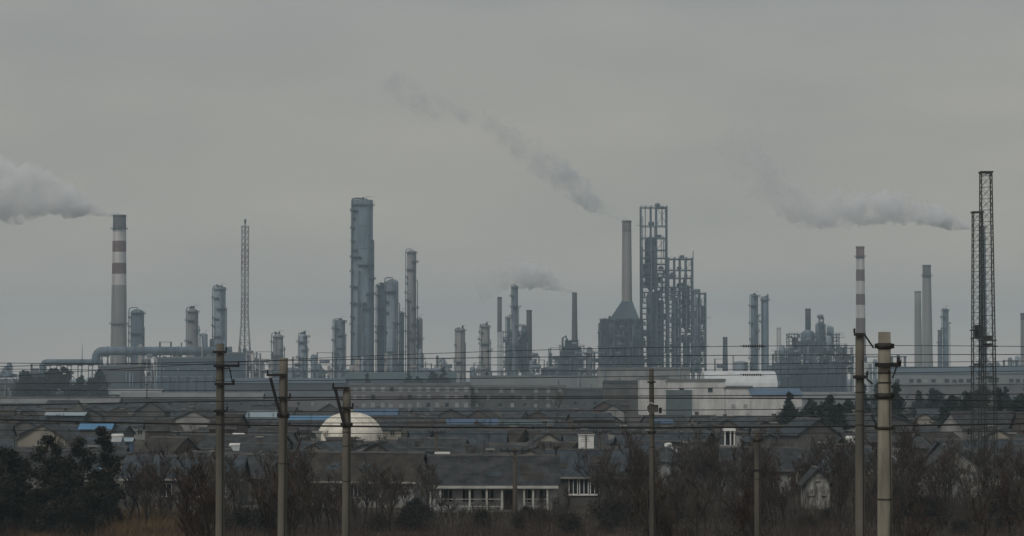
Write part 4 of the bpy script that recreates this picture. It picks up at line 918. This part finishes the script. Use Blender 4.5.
# ================================================================== RAILWAY POLES, WIRES, MASTS
def rail_pole(px, wt, wb, ytop, D, label, m_='pole', clamps=(), arms=(), struts=()):
    k = D / FPX; z0 = gz(D); H = Z(ytop, D) - z0; t = thing('railway_pole', label, 'pole', (X(px, D), D, z0))
    pr_ = random.Random(int(px)); t.rotation_euler = (0, rad(pr_.uniform(-.5, .7)), 0)
    MB().lathe([(wb * k / 2 + (wt - wb) * k / 2 * q / 12 + pr_.uniform(-.004, .004), H * q / 12) for q in range(13)], 18).build('shaft', M[m_], t)
    for q in range(3):
        z = H * pr_.uniform(.45, .93); r = (wb + (wt - wb) * z / H) * k / 2; MB().lathe([(r, z), (r + .012, z + .005), (r + .012, z + .035), (r, z + .04)], 16, cap=False).build('steel_band', M['clamp'], t)
    MB().tube([(wb * k * .3, -wb * k * .44, 0), (wb * k * .28, -wb * k * .43, H * .55), (wt * k * .3, -wt * k * .46, H * .9)], .014, 5).build('earth_cable', M['iron'], t)
    rz = lambda z: (wb + (wt - wb) * z / H) * k / 2
    for y, h in clamps:
        z = Z(y, D) - z0; r = rz(z); hh = h * k / 2
        c = MB().lathe([(r - .01, z - hh), (r + .025, z - hh), (r + .025, z + hh), (r - .01, z + hh)], 16, cap=False).build('clamp', M['clamp'], t)
        MB().box(-r - .08, -r - .025, -.05, .05, z - hh * .8, z + hh * .8).box(r + .025, r + .08, -.06, .06, z - hh * .8, z + hh * .8).build('bolt_lug', M['iron'], c)
    for y, x0, x1 in arms:
        z = Z(y, D) - z0; xa, xb = (x0 - px) * k, (x1 - px) * k; m = MB(); r = rz(z)
        a = MB().box(xa, xb, -r - .12, -r - .01, z - .05, z + .05).build('cross_arm', M['iron'], t)
        e = xa if abs(xa) > abs(xb) else xb
        MB().lathe([(.02, z + .05), (.05, z + .08), (.03, z + .13), (.05, z + .17), (.02, z + .22)], 8, e * .94, -r - .06).build('insulator', M['insul'], a)
    for (xa, ya, xb, yb, w) in struts:
        MB().bar(((xa - px) * k, -rz(0) - .1, Z(ya, D) - z0), ((xb - px) * k, -rz(0) - .03, Z(yb, D) - z0), w).build('strut', M['iron'], t)
    return t
rail_pole(883.5, 12.5, 17.5, 332, 64, 'thick weathered concrete pole with three iron clamps', 'pole', clamps=((346, 6), (365, 3), (396, 6), (428, 3)), arms=((365, 873, 897),), struts=((894, 366, 890, 378, .03), (897, 361, 897, 366, .06)))
rail_pole(859, 8.5, 10, 333, 92, 'slimmer concrete pole just beside the thick clamped one', 'pole2', clamps=((377, 4),), arms=((334.5, 852.5, 864), (377, 853, 866)), struts=((863, 335, 872, 348, .05), (865, 379, 871, 384, .05)))
rail_pole(221, 8, 9.5, 343.5, 110, 'concrete pole with insulator arm rising in front of the gas duct end', 'pole2', clamps=((411, 3),), arms=((366, 215, 241), (411, 215, 229), (352, 214, 228), (384, 216, 236)), struts=((231, 368, 234, 384, .04), (231, 368, 224, 369, .05)))
rail_pole(282.5, 8.5, 9.5, 358, 108, 'concrete pole with short arm and raking black strut below a squat column', 'pole2', clamps=((415, 5),), arms=((375, 266, 286), (398, 278, 290)), struts=((270, 378, 280, 415, .12),))
rail_pole(347, 8, 9.5, 388, 106, 'concrete pole with raking black strut standing before the cream dome', 'pole2', clamps=((425, 5),), arms=((388, 333, 350), (408, 342, 354)), struts=((336, 389, 345, 425, .12),))
rail_pole(652.5, 4.8, 6.2, 368.5, 116, 'concrete pole carrying a pale switch box below the furnace', 'pole3', clamps=((408, 5), (382, 2), (432, 3)))
rail_pole(757, 6, 6.5, 430, 124, 'slim concrete pole before the dark evergreens by the works building', 'pole3', clamps=((440, 3), (470, 2)))
def switch_box():
    D = 115.3; k = D / FPX; t = thing('switch_box', 'pale switch box with crooked cover fixed on a concrete pole', 'switch box', (X(654, D), D - .3, Z(412, D)))
    MB().box(-.28, .16, -.2, .1, 0, .32).build('case', M['wall_grey'], t)
    MB().add([(-.38, -.28, .48), (.42, -.28, .30), (.42, .15, .30), (-.38, .15, .48), (-.38, -.28, .44), (.42, -.28, .26), (.42, .15, .26), (-.38, .15, .44)], [(0,1,2,3),(7,6,5,4),(0,4,5,1),(1,5,6,2),(2,6,7,3),(3,7,4,0)]).build('cover', M['wall_white'], t)
    MB().box(.2, .32, -.15, .05, -.05, .2).build('fuse', M['iron'], t)
switch_box()

def line_insulator(px, y, D, wpx, label):
    k = D / FPX; w = wpx * k / 2; t = thing('line_insulator', label, 'insulator', (X(px, D), D, Z(y, D)))
    MB().tube([(-w, 0, 0), (w, 0, 0)], .02, 6).build('rod', M['iron'], t)
    for q in range(9): x = -w * .7 + 1.4 * w * q / 8; MB().tube([(x - .02, 0, 0), (x + .02, 0, 0)], .055, 8).build('shed_disc', M['insul'], t)
line_insulator(753, 346.08, 100.26, 26, 'dark rod insulator on the thinnest wire before the twin columns')
line_insulator(752, 374.84, 110.93, 24, 'dark rod insulator on a wire before the white vaulted warehouse')
def village_pole(px, ytop, D, label, arm_px, w=5):
    k = D / FPX; t = thing('utility_pole', label, 'pole', (X(px, D), D, gz(D))); H = Z(ytop, D) - gz(D)
    MB().lathe([(w * k / 2, 0), (w * k * .38, H)], 10).build('shaft', M['timber'], t)
    a = MB().box(-arm_px * k / 2, arm_px * k / 2, -.3, -.18, H - .35, H - .2).build('cross_arm', M['iron'], t)
    for s in (-.95, -.5, .5, .95): MB().lathe([(.04, H - .2), (.09, H - .12), (.05, H - .05), (.08, H + .02), (.03, H + .1)], 8, s * arm_px * k / 2, -.24).build('insulator', M['insul'], a)
    MB().bar((-arm_px * k * .25, -.24, H - .35), (0, -.2, H - 1.1), .06).build('arm_brace', M['iron'], t)
village_pole(515, 448, 245, 'dark timber utility pole with a wide cross arm before the veranda house', 30, 5)
village_pole(713, 424, 350, 'dark utility pole beside the white roof kiosk', 12, 4)
village_pole(147, 384, 900, 'far utility pole near the low works hall', 4, 1.5)
village_pole(437, 430, 330, 'dark utility pole behind the broad pale chimney', 16, 3)
village_pole(600, 430, 310, 'thin dark utility pole among the saplings', 14, 3)
village_pole(556, 446, 268, 'thin utility pole between veranda house and triple window house', 5, 3)

def wire(pts, D0, D1, r, label, group='overhead railway wires'):
    """pts: (px,py) control points, smooth sag through them"""
    n = 48; P = []
    def lag(x):
        s = 0
        for i, (xi, yi) in enumerate(pts):
            l = 1
            for j, (xj, _) in enumerate(pts):
                if i != j: l *= (x - xj) / (xi - xj)
            s += l * yi
        return s
    for i in range(n + 1):
        px = -120 + 1264 * i / n; D = D0 + (D1 - D0) * i / n; P.append((X(px, D), D, Z(lag(px), D)))
    o = MB().tube(P, r * 1.2, 5, 0, True, True).build('overhead_wire', M['iron']); tag(o, label, 'wire', group); return o
wire([(0, 419.5), (512, 427.5), (1024, 423.5)], 108, 112, .034, 'thick lowest overhead wire, running across the cream dome')
wire([(0, 405.5), (400, 399), (1024, 401)], 110, 108, .022, 'overhead wire just above the blue shed roofs')
wire([(0, 398), (512, 396.5), (1024, 394)], 111, 109, .016, 'overhead wire crossing the office block windows')
wire([(0, 363), (460, 365), (1024, 361)], 109, 107, .011, 'thin overhead wire at the feet of the plant columns')
wire([(0, 366.5), (460, 358), (1024, 354.5)], 107, 96, .012, 'thin overhead wire crossing the lone columns and paired stacks')
wire([(0, 377), (460, 352.5), (1024, 346.5)], 112, 95, .010, 'thinnest overhead wire, crossing the furnace')
wire([(0, 423), (512, 422.5), (1024, 419)], 120, 126, .016, 'thin overhead wire just above the thick lowest one')
wire([(0, 384), (512, 378), (1024, 371)], 113, 110, .012, 'thin overhead wire along the foot of the plant halls')

wire([(0, 390), (512, 389.5), (1024, 384)], 114, 112, .012, 'thin overhead wire along the tops of the works halls')
wire([(0, 411.5), (512, 411), (1024, 407)], 118, 122, .016, 'overhead wire crossing the top of the cream dome')
wire([(0, 415), (512, 418), (1024, 413)], 109, 113, .013, 'thin overhead wire along the blue shed roofs')
wire([(0, 430), (512, 434), (1024, 431)], 121, 125, .014, 'overhead wire just below the thick lowest one')
wire([(0, 369), (512, 371), (1024, 366)], 111, 114, .011, 'thin overhead wire along the ridge of the blue roofed hall')
lattice(987.4, 10.3, 16.5, 173, 290, 'taller dark lattice mast rising above the saplings', M['mast'], 'lattice_mast', 1.3, .115, .036, taper_from=.0, cabinets=((340, .3, .5), (346, .5, .3), (378, .6, .2)), cat='mast')
lattice(978.6, 9.0, 14.5, 213, 300, 'shorter dark lattice mast pressed close to the taller one', M['mast'], 'lattice_mast', 1.2, .105, .033, taper_from=.0, cabinets=((330, .4, .6), (338, .2, .9), (366, .5, .3)), cat='mast')

# ================================================================== VEGETATION
def branch(m, p, d, L_, r, depth, rr, mi, maxd, tw):
    n = 3 if depth < 2 else 2; pts = [p]; rs = [r]; q = Vector(p); dd = Vector(d)
    for i in range(n):
        dd = (dd + Vector((rr.uniform(-.22, .22), rr.uniform(-.22, .22), rr.uniform(-.06, .16)))).normalized()
        q = q + dd * (L_ / n); pts.append(q.copy()); rs.append(max(tw, r * (1 - .55 * (i + 1) / n)))
    m[0 if depth < 2 else 1].tube(pts, rs, 5 if depth < 2 else 3, 0, False, depth < 2)
    if depth >= maxd: return
    for i in range(rr.choice((3, 4, 5)) if depth else rr.choice((5, 6, 7))):
        t = rr.uniform(.3, 1.0); s = t * n; a = min(int(s), n - 1); f = s - a
        b = pts[a].lerp(pts[a + 1], f) if isinstance(pts[a], Vector) else Vector(pts[a]).lerp(pts[a + 1], f)
        ang = rr.uniform(0, 6.28); out = Vector((math.cos(ang), math.sin(ang), rr.uniform(.3, 1.0))).normalized()
        nd = (dd * .75 + out * .8).normalized()
        branch(m, b, nd, L_ * rr.uniform(.42, .66), max(tw, rs[a] * .5), depth + 1, rr, mi, maxd, tw)
BARE = []
def bare_proto(seed, h, r, twm, maxd=4, tw=.016):
    rr = random.Random(seed); m = (MB(), MB())
    branch(m, Vector((0, 0, -.1)), Vector((rr.uniform(-.1, .1), rr.uniform(-.1, .1), 1)).normalized(), h * .55, r, 0, rr, 0, maxd, tw)
    return m[0].mesh('trunk', M['bark']), m[1].mesh('crown', M[twm])
BARE = [bare_proto(s, 6, .09, ['twig', 'twig_red', 'twig_grey', 'twig_red', 'twig', 'twig_grey'][i % 6]) for i, s in enumerate((3, 8, 13, 21, 34, 55))]
def bare_tree(px, D, s, label, group, k, rz):
    t = thing('bare_tree', label, 'tree', (X(px, D), D, gz(D)), rz, group); t.scale = (s, s, s)
    place('trunk', BARE[k][0], t); place('crown', BARE[k][1], t)
vr = random.Random(5)
for i in range(150):                                          # sapling thicket along the railway, mostly on the right
    px = vr.uniform(598, 1040); D = vr.uniform(226, 310)
    if 800 < px < 834 and D < 272: D = vr.uniform(276, 310)
    zn = ('beside the triple window house', 'between the switch box pole and the slim pale pole', 'around the narrow white house', 'around the lattice masts')[(px > 652) + (px > 757) + (px > 884)]
    bare_tree(px, D, vr.uniform(.8, 1.5) * (.75 if D < 245 else 1), 'leafless brown sapling ' + zn, 'leafless saplings ' + zn, vr.randrange(6), vr.uniform(0, 6.28))
for i in range(34):
    px = vr.uniform(130, 312); D = vr.uniform(226, 266)
    bare_tree(px, D, vr.uniform(.6, 1.3), 'leafless brown sapling in front of the house with the pale ridge', 'leafless saplings by the pale ridge house', vr.choice((1, 3, 2, 5)), vr.uniform(0, 6.28))
for i in range(44):
    px = vr.uniform(296, 606); D = vr.uniform(226, 254)
    bare_tree(px, D, vr.uniform(.4, 1.15) * (.5 if px > 430 else 1), 'small leafless shrub ' + ('in front of the veranda house' if px > 430 else 'in front of the pale posted house'), 'leafless shrubs before the ' + ('veranda house' if px > 430 else 'pale posted house'), vr.randrange(6), vr.uniform(0, 6.28))
bare_tree(560, 700, 1.9, 'bare two trunked tree before the dull grey office block', None, 2, 1.0)
for i in range(60):
    D = vr.uniform(290, 600); px = vr.uniform(10, 1020)
    bare_tree(px, D, vr.uniform(.6, 1.1), 'leafless tree between village roofs, ' + zone(px), 'leafless village trees ' + zone(px), vr.randrange(6), vr.uniform(0, 6.28))

for i, (a, b, n_, d0, d1, zn) in enumerate(((186, 252, 9, 128, 150, 'the pole with the insulator arm'), (268, 300, 4, 130, 150, 'the pole with the short arm'), (636, 676, 7, 132, 160, 'the switch box pole'), (738, 776, 6, 134, 165, 'the slim pale pole'), (690, 735, 4, 140, 170, 'the roof kiosk'), (900, 1030, 9, 134, 170, 'the lattice masts'))):
    for q in range(n_): D = vr.uniform(d0, d1); bare_tree(vr.uniform(a, b), D, vr.uniform(.55, .85), 'leafless sapling on the railway bank by ' + zn, 'bank saplings by ' + zn, vr.randrange(6), vr.uniform(0, 6.28))
def evergreen_proto(seed, h, w, n, leaf, matn, cone=.5):
    rr = random.Random(seed); tr = MB(); tr.tube([(0, 0, -.1), (.1, 0, h * .5), (0, .1, h * .92)], [.16, .1, .03], 6)
    cr = MB(); clumps = []
    for i in range(26):
        z = h * (.12 + .86 * (i + rr.random()) / 26); t = z / h
        R = w * (1 - t) ** cone * (.55 + .5 * min(1, t * 4)); a = rr.uniform(0, 6.28); d = R * math.sqrt(rr.random())
        clumps.append((Vector((math.cos(a) * d, math.sin(a) * d, z)), rr.uniform(.5, 1.0) * max(.35, R * .55)))
        if i % 3 == 0: tr.tube([(0, 0, z * .85), clumps[-1][0]], [.05, .02], 4, 0, False)
    for i in range(n):
        c, R = rr.choice(clumps)
        v = Vector((rr.gauss(0, .55), rr.gauss(0, .55), rr.gauss(0, .5))) * R
        p = c + v; a = Vector((rr.uniform(-1, 1), rr.uniform(-1, 1), rr.uniform(-.2, 1))).normalized() * leaf * rr.uniform(.6, 1.5)
        b = a.orthogonal().normalized() * leaf * .38; b.rotate(Matrix.Rotation(rr.uniform(0, 6.28), 3, a.normalized()))
        cr.add([p - b, p + b, p + a * 1.0 + b * .3, p + a * 1.1 - b * .4], [(0, 1, 2, 3)])
    return tr.mesh('trunk', M['bark']), cr.mesh('crown', M[matn])
EV = [evergreen_proto(1, 8.4, 2.1, 6500, .19, 'needles', .55), evergreen_proto(2, 8.0, 2.5, 7000, .19, 'needles', .4), evergreen_proto(3, 8.6, 1.6, 5500, .18, 'needles', .7)]
EVF = [evergreen_proto(11, 9, 3.2, 3000, .4, 'needles2', .45), evergreen_proto(12, 10, 2.6, 2600, .4, 'needles2', .7)]
def evergreen(px, D, s, label, group, pr, rz, sz=1.0):
    t = thing('evergreen_tree', label, 'tree', (X(px, D), D, gz(D)), rz, group); t.scale = (s, s, s * sz)
    place('trunk', pr[0], t); place('crown', pr[1], t)
for i, (px, D, s, k, fx) in enumerate(((6, 232, .93, 1, 1.25), (-16, 228, .9, 1, 1.25), (47, 236, 1.02, 0, 1.15), (26, 229, .72, 2, 1.3), (83, 234, 1.0, 0, 1.2), (103, 238, 1.06, 2, 1.2), (64, 229, .76, 0, 1.3), (95, 226, .6, 1, 1.2), (16, 225, .62, 0, 1.4),
        (111, 230, .62, 2, 1.2), (40, 224, .52, 1, 1.4), (76, 223, .45, 1, 1.4), (0, 224, .55, 1, 1.4))):
    evergreen(px, D, s * fx, 'dark bushy evergreen in the clump before the beige gabled house', 'evergreens before the beige gabled house', EV[k], i * 1.3, 1 / fx)
fr = random.Random(9)
for i in range(22): evergreen(fr.uniform(782, 842), fr.uniform(430, 640), fr.uniform(.7, 1.05), 'dark evergreen in the clump below the blue sheet roofed works building', 'evergreens below the blue sheet roof', EVF[i % 2], i)
for i in range(44): evergreen(fr.uniform(846, 1040), fr.uniform(470, 800), fr.uniform(.75, 1.25), 'dark evergreen in the belt below the long blue roofed hall', 'evergreens below the blue roofed hall', EVF[i % 2], i)
for i in range(7): evergreen(fr.uniform(24, 56), fr.uniform(1220, 1300), fr.uniform(1.4, 2.0), 'dark round tree under the end of the lower gas duct', 'trees under the lower gas duct', EVF[0], i)
for i in range(4): evergreen(fr.uniform(62, 100), fr.uniform(1200, 1240), fr.uniform(1.2, 2.0), 'dark round tree below the gas duct elbow', 'trees below the gas duct elbow', EVF[0], i)
for i in range(9): evergreen(fr.uniform(362, 452), fr.uniform(1440, 1480), fr.uniform(1.3, 1.9), 'dark tree before the teal roofed hall at the giant column', 'trees before the teal roofed hall', EVF[i % 2], i)

BU = [evergreen_proto(41, 2.2, 1.5, 2600, .13, 'bush', .35), evergreen_proto(42, 1.8, 1.7, 2600, .13, 'bush', .3)]
for i in range(46):
    px = fr.uniform(120, 1030); D = fr.uniform(226, 256)
    if 112 < px < 200: continue
    zn = zone(px).replace('behind', 'before').replace('near', 'before').replace('below', 'before')
    t = thing('dark_bush', 'low dark bush ' + zn, 'bush', (X(px, D), D, 0), i, 'low dark bushes ' + zn); q = fr.uniform(.5, 1.15) * (.65 if 425 < px < 600 else 1); t.scale = (q * 1.2, q * 1.2, q)
    place('stem', BU[i % 2][0], t); place('foliage', BU[i % 2][1], t)
# undergrowth nobody could count
def thicket(name, label, n, xr, Dr, hr_, matn, seed, w=.02, lean=.35):
    rr = random.Random(seed); m = MB()
    for i in range(n):
        D = rr.uniform(*Dr); x = X(rr.uniform(*xr) if xr[1] - xr[0] > 300 else rr.gauss(sum(xr) / 2, (xr[1] - xr[0]) / 4), D); cl = .35 + 1.5 * max(0, mnoise.noise(Vector((x * .22, D * .22, seed)))) ** .8
        h = rr.uniform(*hr_) * cl; z = gz(D) - .05
        a = Vector((rr.uniform(-lean, lean), rr.uniform(-lean, lean), 1)) * h
        b0 = Vector((rr.uniform(-1, 1), rr.uniform(-.3, .3), 0)).normalized() * w
        p = Vector((x, D, z)); q = p + a * .55; e = p + a + Vector((rr.uniform(-.3, .3) * h, 0, 0)); c0 = Vector((-b0.y, b0.x, 0)) * .6
        m.add([p - b0, p + b0, p + c0, q - b0 * .7, q + b0 * .7, q + c0 * .7, e], [(0, 1, 4, 3), (1, 2, 5, 4), (2, 0, 3, 5), (3, 4, 6), (4, 5, 6), (5, 3, 6)])
        if rr.random() < .6:
            for s in range(2):
                f = q + Vector((rr.uniform(-.5, .5), rr.uniform(-.4, .4), rr.uniform(.15, .6))) * h * .5
                m.add([q - b0 * .5, q + b0 * .5, f], [(0, 1, 2)])
    o = m.build(name, M[matn]); tag(o, label, 'undergrowth', kind='stuff')
thicket('undergrowth', 'tangled brown undergrowth along the foot of the railway bank', 20000, (-20, 1044), (212, 260), (.6, 2.1), 'twig', 1, .02)
thicket('bramble', 'reddish brambles scattered along the foot of the railway bank', 6000, (-20, 1044), (206, 230), (.5, 1.3), 'twig_red', 2, .022)
thicket('dry_grass', 'dry ochre grass below the house with the pale ridge', 6000, (96, 200), (212, 250), (.7, 2.0), 'dry', 3, .025)
thicket('dry_weeds', 'dull ochre weeds below the evergreens', 1500, (10, 60), (210, 225), (.3, .9), 'dry', 4, .02)
thicket('tall_stems', 'tall brown stems between the saplings and the village', 9000, (590, 1044), (240, 320), (1.2, 3.4), 'twig', 5, .018, .2)

# ================================================================== SMOKE
def smoke_mat(name, dens, scale, lo, hi, col=(.96, .965, .975), aniso=0.0, length=120, keep=.3):
    m = bpy.data.materials.new(name); m.use_nodes = True; nt = m.node_tree; N = nt.nodes; L = nt.links; N.clear()
    out = N.new('ShaderNodeOutputMaterial'); pv = N.new('ShaderNodeVolumePrincipled'); L.new(pv.outputs[0], out.inputs['Volume'])
    pv.inputs['Color'].default_value = (*col, 1); pv.inputs['Anisotropy'].default_value = aniso
    tc = N.new('ShaderNodeTexCoord'); nz = N.new('ShaderNodeTexNoise'); nz.inputs['Scale'].default_value = scale; nz.inputs['Detail'].default_value = 3; nz.inputs['Roughness'].default_value = .55
    L.new(tc.outputs['Object'], nz.inputs['Vector'])
    mr = N.new('ShaderNodeMapRange'); mr.interpolation_type = 'SMOOTHSTEP'; mr.inputs[1].default_value = lo; mr.inputs[2].default_value = hi; mr.inputs[3].default_value = 0; mr.inputs[4].default_value = dens
    L.new(nz.outputs['Fac'], mr.inputs[0])
    sp = N.new('ShaderNodeSeparateXYZ'); L.new(tc.outputs['Object'], sp.inputs[0])          # the plume thins out as it drifts away
    fd = N.new('ShaderNodeMapRange'); fd.inputs[1].default_value = -length * .35; fd.inputs[2].default_value = -length; fd.inputs[3].default_value = 1; fd.inputs[4].default_value = keep
    L.new(sp.outputs['X'], fd.inputs[0]); mu = N.new('ShaderNodeMath'); mu.operation = 'MULTIPLY'; L.new(mr.outputs[0], mu.inputs[0]); L.new(fd.outputs[0], mu.inputs[1])
    nb = N.new('ShaderNodeMapRange'); nb.inputs[1].default_value = 0; nb.inputs[2].default_value = -55; nb.inputs[3].default_value = 4; nb.inputs[4].default_value = 1
    L.new(sp.outputs['X'], nb.inputs[0]); m2 = N.new('ShaderNodeMath'); m2.operation = 'MULTIPLY'; L.new(mu.outputs[0], m2.inputs[0]); L.new(nb.outputs[0], m2.inputs[1])
    L.new(m2.outputs[0], pv.inputs['Density'])
    return m
def plume(name, path, D, label, material, seed, lump=.35, seg=14):
    """path: (px, py, radius_px); a lumpy closed tube of real thickness"""
    k = D / FPX; pts = []
    for i in range(len(path) - 1):
        for j in range(seg):
            t = j / seg; a, b = path[i], path[i + 1]
            p0 = path[max(i - 1, 0)]; p3 = path[min(i + 2, len(path) - 1)]
            c = [.5 * (2*a[q] + (b[q]-p0[q])*t + (2*p0[q]-5*a[q]+4*b[q]-p3[q])*t*t + (3*a[q]-p0[q]-3*b[q]+p3[q])*t**3) for q in range(3)]
            pts.append(c)
    pts.append(list(path[-1]))
    P = [Vector((X(p[0], D), D, Z(p[1], D))) for p in pts]; R = [max(.3, p[2]) * k for p in pts]; Rm = sum(R) / len(R); o0 = P[0].copy()
    n = 36; v = []; f = []
    for i, p in enumerate(P):
        t = (P[min(i+1, len(P)-1)] - P[max(i-1, 0)]).normalized(); a = Vector((0, 1, 0)); b = t.cross(a).normalized()
        for q in range(n):
            w = 2 * math.pi * q / n; d = a * math.cos(w) + b * math.sin(w); s = p + d * R[i]
            sc_ = 1 / (Rm * .8); nn = mnoise.noise(s * sc_ + Vector((seed, 0, 0))) + .6 * mnoise.noise(s * sc_ * 2.3 + Vector((0, seed, 0))) + .3 * mnoise.noise(s * sc_ * 5 + Vector((0, 0, seed)))
            v.append(p + d * R[i] * (1 + lump * nn) - o0)
    for i in range(len(P) - 1):
        for q in range(n): f.append((i*n+q, i*n+(q+1) % n, (i+1)*n+(q+1) % n, (i+1)*n+q))
    f.append(tuple(reversed(range(n)))); f.append(tuple((len(P)-1)*n + q for q in range(n)))
    m = MB(); m.add(v, f, 0, True); o = m.build(name, material, None, o0)
    tag(o, label, 'smoke', kind='stuff'); return o
plume('smoke_plume', [(118, 214, 2.5), (104, 211, 5), (86, 206, 10), (66, 200, 17), (44, 195, 23), (20, 192, 27), (-8, 190, 31), (-50, 186, 37), (-110, 180, 44)], 1900,
      'thick white plume drifting from the tall banded chimney', smoke_mat('white_steam', .10, .075, .36, .56, (.99, .99, .995), length=400, keep=.8), 3, .45)
plume('smoke_plume', [(983, 226.5, 2), (966, 226, 4), (945, 220, 9), (915, 211, 14), (880, 208, 17), (848, 210, 17), (820, 212, 17), (795, 204, 18), (770, 182, 20), (748, 156, 22), (730, 130, 24)], 2300,
      'pale grey plume drifting off behind the lattice masts', smoke_mat('grey_steam', .15, .065, .36, .62, (.985, .985, .99), length=215, keep=.07), 9, .5)
plume('smoke_plume', [(627, 219.5, 3), (612, 212, 5), (592, 202, 10), (573, 186, 14), (553, 170, 15), (528, 153, 13), (505, 134, 12), (480, 119, 9), (456, 114, 10), (434, 110, 12), (412, 97, 13), (388, 78, 14)], 1850,
      'thin dark smoke trail curling up and away from the furnace stack', smoke_mat('thin_smoke', .046, .08, .38, .66, (.80, .83, .87), length=200, keep=.42), 14, .5)
plume('smoke_plume', [(574.5, 292, 1.8), (562, 288, 4), (548, 281, 9), (530, 274, 13), (512, 274, 13), (497, 281, 13), (476, 290, 15)], 1890,
      'short pale plume from the thin stack on the stepped heater', smoke_mat('short_steam', .09, .07, .30, .64, (.97, .975, .98), length=85, keep=.04), 23, .5)

# ================================================================== HAZE
def haze():
    m = bpy.data.materials.new('haze_air'); m.use_nodes = True; nt = m.node_tree; N = nt.nodes; L = nt.links; N.clear()
    out = N.new('ShaderNodeOutputMaterial'); pv = N.new('ShaderNodeVolumePrincipled'); L.new(pv.outputs[0], out.inputs['Volume'])
    pv.inputs['Color'].default_value = (.67, .865, 1.0, 1); pv.inputs['Density'].default_value = .000175
    o = MB().box(-4600, 4600, -400, 9100, -1, 262).build('haze', m); tag(o, 'thin blue grey haze lying over the whole plain', 'haze', kind='stuff')
haze()
